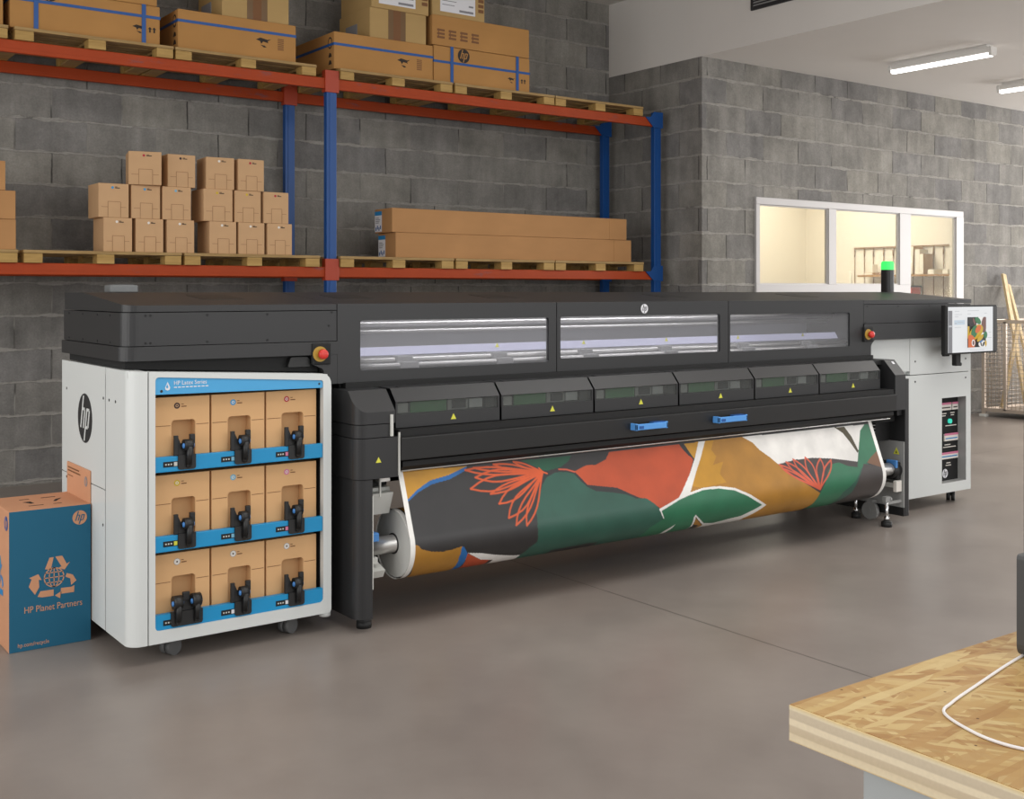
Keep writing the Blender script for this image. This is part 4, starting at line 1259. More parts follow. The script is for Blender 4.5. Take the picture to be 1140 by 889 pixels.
# six lower covers with smoked windows and boards behind
edges = [2.560, 3.145, 3.728, 4.322, 4.922, 5.482, 6.150]
edges = [2.582, 3.167, 3.752, 4.350, 4.950, 5.520, 6.118]
for i in range(6):
    x0, x1 = edges[i] + .008, edges[i + 1] - .004
    mb = MB()
    mb.prism([(4.445, .884), (4.445, .944), (4.462, .944), (4.462, .884)], 'X', x0, x1)
    mb.prism([(4.445, 1.000), (4.497, 1.060), (4.60, 1.062), (4.60, 1.048), (4.505, 1.046), (4.462, .997)], 'X', x0, x1)
    for a, b_ in ((x0, x0 + .010), (x1 - .010, x1)):
        mb.prism([(4.446, .884), (4.446, 1.0), (4.50, 1.055), (4.555, 1.055), (4.555, .884)], 'X', a, b_)
    mb.box(x0 + .010, x1 - .010, 4.540, 4.555, .886, 1.045)
    cv = mb.build('lower_cover', M['blk'], P)
    one_box('inspection_window', M['smoke'], cv, x0 + .0105, x1 - .0105, 4.449, 4.452, .943, .998)
    w_ = x1 - x0
    def u(f): return x0 + w_ * f
    mb = MB(); mb.box(u(.16), u(.50), 4.470, 4.476, .946, .999); mb.build('circuit_board', M['pcb'], cv)
    mb = MB()
    mb.box(u(.03), u(.135), 4.468, 4.50, .948, .992, M['mgrey'])
    mb.box(u(.525), u(.72), 4.480, 4.50, .946, .998, M['mgrey'])
    mb.box(u(.565), u(.69), 4.470, 4.482, .952, .990, M['void'])
    mb.box(u(.73), u(.86), 4.475, 4.50, .950, .992, M['inner'])
    mb.box(u(.88), u(.97), 4.465, 4.50, .946, .996, M['void'])
    mb.build('carriage_module', None, cv)
    mb = MB(); mb.prism([(4.508, 1.0605), (4.535, 1.0610), (4.535, 1.0635), (4.508, 1.0630)], 'X', x0 + .05, x1 - .03); mb.build('grip_strip', M['blk2'], cv)
    warn(cv, u(.54), .918, 4.4448, .026)
# flap with two blue handles, ledges above and below
mb = MB(); mb.box(2.582, 6.195, 4.40, 4.50, .852, .880); mb.build('upper_ledge', M['void'], P)
mb = MB(); mb.prism(rpoly([(4.385, .745), (4.378, .848), (4.40, .852), (4.47, .852), (4.47, .742)], .004, 2), 'X', 2.582, 6.195); fp = mb.build('front_flap', M['blk2'], P)
for x0, x1, z in ((3.945, 4.168, .803), (4.548, 4.775, .800)):
    mb = MB()
    mb.box(x0, x1, 4.335, 4.347, z - .017, z + .014, bev=.003)
    mb.box(x0, x0 + .012, 4.335, 4.384, z - .019, z + .017, bev=.003)
    mb.box(x1 - .012, x1, 4.335, 4.384, z - .019, z + .017, bev=.003)
    hdl = mb.build('handle', M['bluehandle'], fp)
    mb = MB(); mb.box(x0 + .02, x0 + .05, 4.333, 4.3352, z - .010, z + .004); mb.box(x0 + .13, x1, 4.345, 4.378, z + .012, z + .017); mb.build('handle_clip', M['strap'], hdl)
mb = MB()
mb.prism([(4.40, .716), (4.40, .738), (4.47, .738), (4.52, .70), (4.52, .69), (4.43, .69)], 'X', 2.60, 6.19)
mb.box(2.60, 6.34, 4.50, 4.70, .66, .742)
mb.build('lower_ledge', M['void'], P)
mb = MB(); mb.cyl((2.59, 4.43, .694), (6.19, 4.43, .694), .006, seg=8); mb.build('exit_bar', M['steel'], P)

# left tower
def tower_outline(x0, x1, y0, y1, r):
    return arc(x0 + r, y0 + r, r, 180, 270, 8) + [(x1, y0), (x1, y1), (x0, y1)]
mb = MB()
cap = [(2.372 + .0, 4.398)]
slope = lambda y: min(1.060, .968 + (y - 4.398) * 1.10)
r = .055
outl = arc(2.368 + r, 4.398 + r, r, 180, 270, 10)
pts = outl + [(2.560, 4.398), (2.560, 4.4816), (2.368, 4.4816)]
vs = mb.prism(pts, 'Z', .916, 3.0); ztop(mb, [v for v in vs if v.co.z > 2], lambda c: slope(c.y))
vs = mb.prism([(2.368, 4.4816), (2.560, 4.4816), (2.560, 5.3), (2.368, 5.3)], 'Z', .916, 1.060)
mb.build('tower_cap', M['blk'], P)
mb = MB(); mb.prism(tower_outline(2.370, 2.545, 4.400, 5.3, r), 'Z', .856, .9125); mb.build('tower_band', M['blk'], P)
mb = MB(); mb.prism(tower_outline(2.367, 2.578, 4.398, 5.3, r), 'Z', .675, .853); tb = mb.build('tower_block', M['blk'], P)
warn(tb, 2.475, .757, 4.3975, .024)
mb = MB(); mb.prism(tower_outline(2.372, 2.448, 4.402, 4.66, .05), 'Z', .062, .672); mb.prism([(2.372, 4.67), (2.448, 4.67), (2.448, 5.3), (2.372, 5.3)], 'Z', .062, .672); mb.build('tower_leg', M['blk'], P)
mb = MB()
mb.box(2.533, 2.545, 4.388, 4.398, .858, .954)
mb.box(2.574, 2.580, 4.388, 4.398, .680, .872)
mb.box(2.447, 2.450, 4.398, 4.402, .19, .60)
mb.build('edge_trim', M['lgrey'], P)
# winder fittings between left leg and roll
mb = MB()
mb.box(2.452, 2.590, 4.50, 4.62, .545, .615, M['lgrey'])
mb.prism([(4.44, .60), (4.62, .60), (4.62, .47), (4.48, .50)], 'X', 2.452, 2.575, M['lgrey'])
mb.box(2.505, 2.512, 4.44, 4.452, .585, .676, M['lgrey'])
mb.box(2.452, 2.585, 4.52, 4.64, .62, .675, M['void'])
mb.box(2.515, 2.575, 4.47, 4.50, .645, .660, M['steel'])
mb.build('winder_bracket', None, P)
mb = MB()
mb.prism([(4.42, .262), (4.44, .228), (4.55, .20), (4.60, .22), (4.60, .30), (4.53, .30)], 'X', 2.452, 2.522, M['lgrey'])
mb.box(2.452, 2.495, 4.44, 4.54, .29, .318, M['lgrey'])
mb.build('core_cradle', None, P)
mb = MB(); mb.box(2.452, 2.492, 4.42, 4.52, .392, .43, bev=.004); mb.build('blue_latch', M['bluebtn'], P)

# right tower
mb = MB()
mb.prism([(4.398, .745), (4.398, .968), (4.4816, 1.060), (5.3, 1.060), (5.3, .745)], 'X', 6.205, 6.312)
rt = mb.build('tower_cap', M['blk'], P)
mb = MB(); mb.prism([(4.456, 1.0335), (4.470, 1.0489), (4.4692, 1.0496), (4.4552, 1.0342)], 'X', 6.262, 6.284); mb.build('indicator', M['paper'], rt)
mb = MB()
mb.prism(rpoly([(6.362, 4.434), (6.402, 4.434), (6.402, 5.3), (6.362, 5.3)], [.004] * 4, 2), 'Z', .052, .935)
mb.box(6.312, 6.402, 4.46, 5.3, .70, .95)
mb.build('tower_leg', M['blk'], P)
mb = MB(); mb.box(6.345, 6.362, 4.436, 5.2, .052, .105); mb.build('leg_base', M['blk2'], P)
mb = MB(); mb.box(6.21, 6.362, 4.55, 5.2, .53, .745); mb.build('end_bulkhead', M['blk2'], P)
mb = MB(); mb.box(6.352, 6.3615, 4.438, 5.2, .106, .53, bev=.001); sh = mb.build('side_sheet', M['mgrey'], P)
mb = MB()
O = (6.3514, 4.52, 0)
mb.flat([(.004, .445), (.050, .445), (.027, .490)], O, SX, FZ, .0008, M['yellow'])
mb.flat([(.022, .452), (.032, .452), (.027, .474)], (6.3506, 4.52, 0), SX, FZ, .0006, M['ink'])
mb.build('warning_triangle', None, sh)
mb = MB(); mb.box(6.305, 6.35, 4.455, 4.62, .285, .40, M['void'], bev=.01); mb.cyl((6.27, 4.50, .345), (6.35, 4.50, .345), .052, M['blk2'], 24)
mt = mb.build('winder_motor', None, P)
mb = MB(); mb.box(6.280, 6.30, 4.445, 4.52, .365, .415, bev=.004); mb.build('blue_latch', M['bluebtn'], mt)
mb = MB(); mb.box(6.30, 6.352, 4.46, 4.60, .235, .265, M['lgrey']); mb.box(6.29, 6.348, 4.45, 4.475, .21, .282, M['dot_white'], bev=.003); mb.build('core_cradle', None, P)
mb = MB()
for i in range(5):
    z = .600 + i * .022
    mb.box(6.085, 6.14, 4.50, 4.52, z, z + .005)
mb.build('cooling_fin', M['mgrey'], P)
# levelling feet and the transport wheel
def level_foot(x, y, zt, r=.034):
    mb = MB(); mb.cyl((x, y, 0), (x, y, .030), r, M['rubber'], 24); mb.cyl((x, y, .030), (x, y, .040), r, M['rubber'], 24, r2=r * .55)
    mb.cyl((x, y, .038), (x, y, zt), .011, M['chrome'], 12); mb.cyl((x, y, .040), (x, y, .062), .019, M['chrome'], 6)
    return mb.build('levelling_foot', None, P)
level_foot(2.458, 4.50, .075); level_foot(6.205, 4.462, .155); level_foot(6.282, 4.755, .15, .03); level_foot(2.42, 5.25, .075)
mb = MB(); mb.box(6.19, 6.352, 4.455, 4.472, .14, .156); mb.box(6.18, 6.23, 4.45, 4.478, .155, .19); mb.cyl((6.225, 4.455, .172), (6.24, 4.455, .172), .012, seg=10); mb.build('foot_bracket', M['mgrey'], P)
mb = MB(); mb.cyl((6.30, 4.665, .06), (6.33, 4.665, .06), .058, M['clearwheel'], 28); mb.cyl((6.295, 4.665, .06), (6.335, 4.665, .06), .016, M['mgrey'], 14)
mb.box(6.305, 6.352, 4.645, 4.685, .10, .13, M['mgrey']); mb.build('transport_wheel', None, P)
mb = MB(); mb.box(2.46, 6.35, 5.05, 5.12, .12, .20); mb.box(2.46, 2.52, 5.05, 5.12, .2, .62); mb.box(6.29, 6.35, 5.05, 5.12, .2, .62); mb.build('rear_frame', M['blk2'], P)
# small grey block on the lid at the far left
t = thing('grey_block', (1.66, 5.45, 1.494), 'small translucent grey block on the back of the lid, far left', 'block')
mb = MB(); mb.box(1.605, 1.735, 5.38, 5.47, 1.4945, 1.528, bev=.004); mb.build('block_body', M['blockgrey'], t)
mb = MB(); mb.box(1.62, 1.72, 5.39, 5.46, 1.528, 1.531); mb.build('block_top', M['blockgrey'], t)

# ------------------------------------------------------------------ printed roll
ART_POLYS = [
    ((28, 100, 165), [(2.973,0.033),(2.958,0.052),(2.93,0.062),(2.865,0.084),(2.763,0.098),(2.689,0.125),(2.613,0.169),(2.589,0.105),(2.604,0.032)]),
    ((188, 136, 34), [(2.596,0.025),(2.974,0.031),(2.923,0.047),(2.859,0.065),(2.757,0.08),(2.682,0.115),(2.61,0.163),(2.604,0.123),(2.594,0.072)]),
    ((168, 118, 40), [(2.604,0.352),(2.638,0.359),(2.659,0.38),(2.71,0.397),(2.769,0.406),(2.827,0.402),(2.874,0.394),(2.874,0.44),(2.88,0.526),(2.805,0.536),(2.637,0.527)]),
    ((28, 100, 165), [(2.874,0.393),(2.886,0.4),(2.911,0.436),(2.911,0.505),(2.9,0.536),(2.874,0.531),(2.869,0.449)]),
    ((180, 72, 34), [(2.911,0.436),(2.962,0.464),(3.005,0.493),(3.096,0.509),(3.027,0.516),(2.971,0.527),(2.913,0.527),(2.914,0.506)]),
    ((228, 225, 220), [(2.912,0.433),(2.987,0.446),(3.078,0.472),(3.199,0.504),(3.314,0.523),(3.206,0.534),(3.101,0.518),(3.004,0.491),(2.962,0.464)]),
    ((18, 78, 54), [(3.285,0.034),(3.359,0.068),(3.408,0.095),(3.447,0.096),(3.518,0.088),(3.571,0.065),(3.6,0.037)]),
    ((180, 72, 34), [(3.85,0.039),(3.963,0.039),(4.357,0.038),(4.386,0.087),(4.424,0.129),(4.371,0.205),(4.303,0.273),(4.255,0.32),(4.109,0.36),(4.065,0.329),(4.026,0.299),(3.974,0.291),(3.898,0.25),(3.847,0.225),(3.769,0.211),(3.661,0.191),(3.628,0.151),(3.598,0.117),(3.678,0.094),(3.746,0.096),(3.816,0.075)]),
    ((43, 41, 41), [(3.582,0.116),(3.628,0.151),(3.661,0.191),(3.713,0.207),(3.825,0.22),(3.887,0.246),(3.986,0.293),(3.951,0.309),(3.669,0.243),(3.582,0.155)]),
    ((40, 84, 70), [(3.355,0.21),(3.384,0.162),(3.42,0.129),(3.473,0.112),(3.538,0.113),(3.59,0.127),(3.623,0.167),(3.658,0.202),(3.707,0.228),(3.817,0.247),(3.894,0.264),(3.956,0.292),(4.026,0.299),(4.066,0.327),(4.109,0.364),(4.139,0.404),(4.12,0.435),(4.059,0.465),(4.017,0.547),(3.815,0.532),(3.684,0.508),(3.36,0.517),(3.304,0.528),(3.237,0.52),(3.257,0.491),(3.279,0.459),(3.314,0.434),(3.307,0.355),(3.315,0.281),(3.344,0.234)]),
    ((43, 41, 41), [(4.348,0.039),(4.387,0.038),(4.411,0.089),(4.432,0.132),(4.394,0.102),(4.366,0.069)]),
    ((188, 136, 34), [(4.384,0.039),(4.501,0.037),(4.454,0.098),(4.433,0.127),(4.411,0.089)]),
    ((168, 118, 40), [(4.543,0.035),(4.474,0.129),(4.409,0.209),(4.359,0.279),(4.327,0.313),(4.374,0.328),(4.541,0.334),(4.814,0.402),(4.939,0.436),(4.838,0.463),(4.711,0.519),(4.892,0.532),(5.122,0.542),(5.283,0.537),(5.35,0.524),(5.382,0.474),(5.4,0.413),(5.313,0.365),(5.158,0.279),(5.079,0.216),(5.024,0.17),(4.955,0.121),(4.915,0.075),(4.844,0.036)]),
    ((188, 136, 34), [(4.54,0.035),(4.614,0.037),(4.576,0.087),(4.602,0.128),(4.558,0.173),(4.644,0.161),(4.594,0.225),(4.629,0.276),(4.505,0.283),(4.426,0.284),(4.366,0.269),(4.442,0.162)]),
    ((228, 225, 220), [(4.496,0.036),(4.547,0.036),(4.479,0.129),(4.413,0.209),(4.361,0.279),(4.329,0.314),(4.248,0.325),(4.303,0.273),(4.371,0.205),(4.44,0.121)]),
    ((228, 225, 220), [(4.844,0.037),(5.986,0.041),(5.896,0.077),(5.845,0.15),(5.813,0.201),(5.778,0.263),(5.661,0.242),(5.554,0.226),(5.388,0.207),(5.234,0.205),(5.079,0.217),(5.024,0.17),(4.955,0.121),(4.915,0.075)]),
    ((70, 62, 36), [(5.656,0.04),(5.748,0.042),(5.789,0.107),(5.815,0.199),(5.8,0.211),(5.758,0.137),(5.717,0.08)]),
    ((62, 56, 54), [(5.076,0.215),(5.235,0.202),(5.388,0.205),(5.555,0.224),(5.661,0.242),(5.778,0.263),(5.766,0.297),(5.691,0.285),(5.605,0.258),(5.548,0.258),(5.484,0.294),(5.422,0.376),(5.398,0.417),(5.313,0.373),(5.204,0.314),(5.131,0.271)]),
    ((40, 108, 76), [(5.545,0.255),(5.607,0.253),(5.677,0.281),(5.761,0.296),(5.808,0.212),(5.887,0.076),(5.946,0.042),(5.983,0.041),(5.988,0.156),(6.0,0.212),(5.921,0.243),(5.863,0.276),(5.784,0.318),(5.73,0.365),(5.662,0.434),(5.57,0.54),(5.363,0.537),(5.378,0.468),(5.397,0.415),(5.425,0.376),(5.484,0.294)]),
    ((40, 84, 70), [(5.921,0.243),(5.859,0.276),(5.788,0.309),(5.721,0.374),(5.615,0.438),(5.576,0.545),(5.715,0.44),(5.772,0.358),(5.851,0.302)]),
    ((116, 80, 54), [(5.916,0.245),(6.001,0.209),(6.014,0.284),(6.008,0.323),(5.936,0.301),(5.862,0.277)]),
    ((62, 56, 54), [(5.827,0.281),(5.936,0.301),(6.009,0.323),(6.006,0.392),(6.018,0.481),(5.681,0.522),(5.71,0.43),(5.756,0.357)]),
    ((228, 225, 220), [(4.101,0.363),(4.255,0.319),(4.338,0.301),(4.448,0.286),(4.566,0.29),(4.681,0.312),(4.794,0.36),(4.938,0.437),(4.912,0.454),(4.8,0.529),(4.725,0.539),(4.513,0.546),(4.382,0.441),(4.398,0.52),(4.017,0.547),(4.058,0.462),(4.138,0.422)]),
    ((40, 108, 76), [(4.118,0.374),(4.252,0.331),(4.333,0.315),(4.443,0.298),(4.561,0.303),(4.676,0.325),(4.779,0.37),(4.901,0.432),(4.756,0.494),(4.679,0.501),(4.559,0.521),(4.477,0.502),(4.376,0.426),(4.367,0.442),(4.382,0.499),(4.398,0.565),(4.195,0.552),(4.232,0.513),(4.244,0.47),(4.206,0.503),(4.161,0.557),(4.017,0.547),(4.058,0.462),(4.141,0.417)]),
    ((168, 118, 40), [(4.386,0.449),(4.503,0.542),(4.395,0.498)]),
]
ART_STROKES = [
    ((208, 84, 34), 0.007, [(3.403,0.101),(3.346,0.093),(3.29,0.082),(3.235,0.07),(3.18,0.059),(3.125,0.051),(3.07,0.046),(3.014,0.046),(2.958,0.05)]),
    ((208, 84, 34), 0.007, [(3.403,0.101),(3.345,0.097),(3.286,0.094),(3.228,0.093),(3.171,0.091),(3.115,0.087),(3.061,0.079),(3.009,0.067),(2.958,0.05)]),
    ((208, 84, 34), 0.007, [(3.403,0.101),(3.352,0.096),(3.302,0.088),(3.253,0.079),(3.204,0.07),(3.155,0.065),(3.106,0.066),(3.056,0.075),(3.006,0.09)]),
    ((208, 84, 34), 0.007, [(3.403,0.101),(3.351,0.103),(3.299,0.108),(3.247,0.115),(3.196,0.12),(3.146,0.123),(3.098,0.119),(3.051,0.107),(3.006,0.09)]),
    ((208, 84, 34), 0.007, [(3.403,0.101),(3.346,0.102),(3.29,0.099),(3.234,0.095),(3.179,0.091),(3.125,0.091),(3.072,0.099),(3.019,0.116),(2.968,0.14)]),
    ((208, 84, 34), 0.007, [(3.403,0.101),(3.347,0.11),(3.291,0.123),(3.236,0.138),(3.181,0.151),(3.127,0.161),(3.074,0.163),(3.021,0.155),(2.968,0.14)]),
    ((208, 84, 34), 0.007, [(3.403,0.101),(3.36,0.109),(3.317,0.115),(3.274,0.12),(3.232,0.126),(3.19,0.133),(3.15,0.143),(3.111,0.158),(3.073,0.175)]),
    ((208, 84, 34), 0.007, [(3.403,0.101),(3.361,0.113),(3.32,0.126),(3.279,0.139),(3.238,0.153),(3.198,0.164),(3.157,0.172),(3.115,0.175),(3.073,0.175)]),
    ((208, 84, 34), 0.007, [(3.403,0.101),(3.364,0.115),(3.323,0.125),(3.282,0.134),(3.241,0.144),(3.203,0.156),(3.168,0.173),(3.137,0.197),(3.11,0.226)]),
    ((208, 84, 34), 0.007, [(3.403,0.101),(3.367,0.12),(3.333,0.142),(3.3,0.164),(3.266,0.186),(3.232,0.205),(3.195,0.218),(3.154,0.225),(3.11,0.226)]),
    ((208, 84, 34), 0.007, [(3.403,0.101),(3.367,0.124),(3.328,0.144),(3.289,0.163),(3.25,0.182),(3.215,0.203),(3.186,0.229),(3.164,0.261),(3.148,0.298)]),
    ((208, 84, 34), 0.007, [(3.403,0.101),(3.373,0.129),(3.347,0.16),(3.322,0.191),(3.297,0.221),(3.269,0.249),(3.235,0.271),(3.194,0.287),(3.148,0.298)]),
    ((208, 84, 34), 0.007, [(3.403,0.101),(3.372,0.13),(3.339,0.157),(3.305,0.184),(3.271,0.21),(3.241,0.238),(3.216,0.268),(3.196,0.301),(3.183,0.336)]),
    ((208, 84, 34), 0.007, [(3.403,0.101),(3.377,0.133),(3.354,0.166),(3.332,0.199),(3.31,0.232),(3.285,0.263),(3.256,0.291),(3.221,0.315),(3.183,0.336)]),
    ((208, 84, 34), 0.007, [(3.403,0.101),(3.38,0.132),(3.354,0.161),(3.327,0.189),(3.301,0.218),(3.278,0.247),(3.26,0.278),(3.248,0.311),(3.244,0.345)]),
    ((208, 84, 34), 0.007, [(3.403,0.101),(3.385,0.134),(3.37,0.167),(3.356,0.2),(3.342,0.233),(3.325,0.264),(3.303,0.294),(3.275,0.321),(3.244,0.345)]),
    ((208, 84, 34), 0.007, [(3.403,0.101),(3.352,0.093),(3.302,0.083),(3.252,0.073),(3.203,0.064),(3.154,0.055),(3.105,0.049),(3.056,0.046),(3.006,0.044)]),
    ((208, 84, 34), 0.007, [(3.403,0.101),(3.351,0.095),(3.3,0.09),(3.248,0.085),(3.198,0.081),(3.148,0.075),(3.099,0.067),(3.052,0.057),(3.006,0.044)]),
    ((208, 84, 34), 0.007, [(3.403,0.101),(3.383,0.092),(3.364,0.082),(3.345,0.072),(3.326,0.062),(3.306,0.053),(3.286,0.046),(3.264,0.04),(3.241,0.036)]),
    ((208, 84, 34), 0.007, [(3.403,0.101),(3.382,0.094),(3.361,0.087),(3.339,0.081),(3.317,0.074),(3.297,0.067),(3.277,0.058),(3.258,0.048),(3.241,0.036)]),
    ((208, 84, 34), 0.007, [(3.403,0.101),(3.368,0.092),(3.333,0.081),(3.299,0.07),(3.266,0.059),(3.231,0.049),(3.196,0.043),(3.16,0.039),(3.123,0.038)]),
    ((208, 84, 34), 0.007, [(3.403,0.101),(3.367,0.094),(3.33,0.089),(3.293,0.084),(3.256,0.079),(3.221,0.073),(3.187,0.064),(3.154,0.052),(3.123,0.038)]),
    ((205, 88, 60), 0.008, [(5.392,0.393),(5.346,0.369),(5.306,0.345),(5.272,0.32),(5.24,0.296),(5.206,0.273),(5.169,0.252),(5.129,0.234),(5.085,0.219)]),
    ((205, 88, 60), 0.008, [(5.392,0.393),(5.344,0.371),(5.298,0.352),(5.254,0.333),(5.214,0.314),(5.176,0.294),(5.142,0.271),(5.112,0.246),(5.085,0.219)]),
    ((205, 88, 60), 0.008, [(5.392,0.393),(5.349,0.372),(5.31,0.351),(5.275,0.33),(5.243,0.309),(5.21,0.289),(5.176,0.271),(5.138,0.255),(5.099,0.241)]),
    ((205, 88, 60), 0.008, [(5.392,0.393),(5.347,0.374),(5.304,0.356),(5.263,0.339),(5.225,0.323),(5.189,0.305),(5.156,0.285),(5.126,0.264),(5.099,0.241)]),
    ((205, 88, 60), 0.008, [(5.392,0.393),(5.354,0.368),(5.323,0.342),(5.298,0.316),(5.274,0.291),(5.249,0.267),(5.219,0.244),(5.185,0.225),(5.146,0.208)]),
    ((205, 88, 60), 0.008, [(5.392,0.393),(5.351,0.37),(5.312,0.349),(5.275,0.329),(5.242,0.309),(5.211,0.287),(5.185,0.263),(5.164,0.237),(5.146,0.208)]),
    ((205, 88, 60), 0.008, [(5.392,0.393),(5.362,0.367),(5.34,0.34),(5.325,0.313),(5.31,0.287),(5.293,0.261),(5.271,0.238),(5.244,0.217),(5.211,0.198)]),
    ((205, 88, 60), 0.008, [(5.392,0.393),(5.358,0.369),(5.326,0.346),(5.297,0.324),(5.271,0.303),(5.248,0.28),(5.23,0.255),(5.218,0.227),(5.211,0.198)]),
    ((205, 88, 60), 0.008, [(5.392,0.393),(5.377,0.367),(5.371,0.341),(5.371,0.315),(5.372,0.289),(5.37,0.264),(5.361,0.24),(5.343,0.217),(5.319,0.196)]),
    ((205, 88, 60), 0.008, [(5.392,0.393),(5.371,0.368),(5.35,0.345),(5.333,0.322),(5.318,0.299),(5.308,0.276),(5.304,0.251),(5.308,0.224),(5.319,0.196)]),
    ((205, 88, 60), 0.008, [(5.392,0.393),(5.395,0.371),(5.404,0.349),(5.419,0.328),(5.437,0.307),(5.451,0.285),(5.458,0.262),(5.456,0.239),(5.447,0.215)]),
    ((205, 88, 60), 0.008, [(5.392,0.393),(5.387,0.37),(5.382,0.347),(5.38,0.324),(5.381,0.301),(5.386,0.279),(5.398,0.257),(5.419,0.235),(5.447,0.215)]),
    ((205, 88, 60), 0.008, [(5.392,0.393),(5.406,0.373),(5.425,0.355),(5.449,0.338),(5.474,0.32),(5.498,0.301),(5.518,0.28),(5.531,0.257),(5.539,0.231)]),
    ((205, 88, 60), 0.008, [(5.392,0.393),(5.4,0.371),(5.408,0.349),(5.419,0.327),(5.434,0.305),(5.452,0.284),(5.475,0.264),(5.504,0.247),(5.539,0.231)]),
    ((205, 88, 60), 0.006, [(3.504,0.097),(3.552,0.103),(3.598,0.119)]),
    ((208, 84, 34), 0.006, [(3.384,0.08),(3.403,0.101),(3.427,0.111)]),
]

RC = (4.49, .357); RR = .158; PT = (4.452, .71)
RX_0, RX_1 = 2.600, 6.020
def roll_profile():
    dx, dz = PT[0] - RC[0], PT[1] - RC[1]
    d = math.hypot(dx, dz); a = math.atan2(dz, dx) + math.acos(RR / d)
    T = (RC[0] + RR * math.cos(a), RC[1] + RR * math.sin(a))
    pts = [(PT[0] + (T[0] - PT[0]) * i / 110, PT[1] + (T[1] - PT[1]) * i / 110) for i in range(111)]
    n = 190
    for i in range(1, n + 1):
        t_ = a + math.radians(200) * i / n
        pts.append((RC[0] + RR * math.cos(t_), RC[1] + RR * math.sin(t_)))
    for i in range(1, 41):
        t_ = a + math.radians(200 + 160 * i / 40)
        r_ = RR - .006 * i / 40
        pts.append((RC[0] + r_ * math.cos(t_), RC[1] + r_ * math.sin(t_)))
    return pts
def inside(poly, X, S):
    res = np.zeros(X.shape, bool)
    n = len(poly)
    for i in range(n):
        x0, s0 = poly[i]; x1, s1 = poly[(i + 1) % n]
        if s0 == s1:
            continue
        c = ((s0 > S) != (s1 > S)) & (X < (x1 - x0) * (S - s0) / (s1 - s0) + x0)
        res ^= c
    return res
roll = thing('printed_media_roll', (4.3, 4.49, .18), 'wide printed roll with abstract leaf and petal artwork under the printer', 'roll')
prof = np.array(roll_profile())
sarc = np.concatenate([[0], np.cumsum(np.hypot(np.diff(prof[:, 0]), np.diff(prof[:, 1])))])
nx = 1040
xs = np.linspace(RX_0, RX_1, nx)
np_ = len(prof)
XX, SS = np.meshgrid(xs, sarc)
SS = np.minimum(SS, .510 + .006 * (XX - RX_0))
colr = np.empty(XX.shape + (3,)); colr[:] = [lin(v) for v in (43, 41, 41)]
for c_, poly in ART_POLYS:
    colr[inside(poly, XX, SS)] = [lin(v) for v in c_]
for c_, w_, pl in ART_STROKES:
    x_lo, x_hi = min(p[0] for p in pl) - .03, max(p[0] for p in pl) + .03
    sel = (XX > x_lo) & (XX < x_hi)
    X_, S_ = XX[sel], SS[sel]
    dmin = np.full(X_.shape, 9.0)
    for (a0, b0), (a1, b1) in zip(pl[:-1], pl[1:]):
        da, db = a1 - a0, b1 - b0
        tt = np.clip(((X_ - a0) * da + (S_ - b0) * db) / (da * da + db * db + 1e-12), 0, 1)
        dmin = np.minimum(dmin, np.hypot(X_ - a0 - tt * da, S_ - b0 - tt * db))
    sub = colr[sel]; f = np.clip((w_ * .62 - dmin) / .0025 + .5, 0, 1)[:, None]
    colr[sel] = sub * (1 - f) + f * np.array([lin(v) for v in c_])
colr[(XX < RX_0 + .026) | (XX > RX_1 - .030)] = [lin(v) for v in (236, 234, 229)]
base = world_of(roll)
co = np.empty((np_, nx, 3))
co[..., 0] = XX - base.x; co[..., 1] = prof[:, 0][:, None] - base.y; co[..., 2] = prof[:, 1][:, None] - base.z
idx = np.arange(np_ * nx).reshape(np_, nx)
quads = np.stack([idx[:-1, :-1], idx[:-1, 1:], idx[1:, 1:], idx[1:, :-1]], -1).reshape(-1, 4)
me = bpy.data.meshes.new('printed_sheet')
me.vertices.add(np_ * nx); me.vertices.foreach_set('co', co.reshape(-1))
me.loops.add(quads.size); me.loops.foreach_set('vertex_index', quads.reshape(-1))
me.polygons.add(len(quads)); me.polygons.foreach_set('loop_start', np.arange(0, quads.size, 4)); 
me.update(calc_edges=True)
me.polygons.foreach_set('use_smooth', np.ones(len(quads), bool))
ca = me.color_attributes.new('artwork', 'FLOAT_COLOR', 'POINT')
ca.data.foreach_set('color', np.concatenate([colr, np.ones(XX.shape + (1,))], -1).reshape(-1))
me.materials.append(M['art'])
o = bpy.data.objects.new('printed_sheet', me); COL.objects.link(o); o.parent = roll
mb = MB(); mb.cyl((RX_0 + .004, RC[0], RC[1]), (RX_1 - .004, RC[0], RC[1]), RR - .008, seg=64); mb.build('wound_core', M['rollend'], roll)
mb = MB(); mb.cyl((2.452, RC[0], RC[1]), (6.268, RC[0], RC[1]), .040, M['steel'], 28); mb.cyl((RX_0 - .0, RC[0], RC[1]), (RX_0 + .0045, RC[0], RC[1]), .047, M['blk2'], 28); mb.cyl((2.472, RC[0], RC[1]), (2.478, RC[0], RC[1]), .0415, M['blk2'], 28)
mb.build('spindle', None, roll)

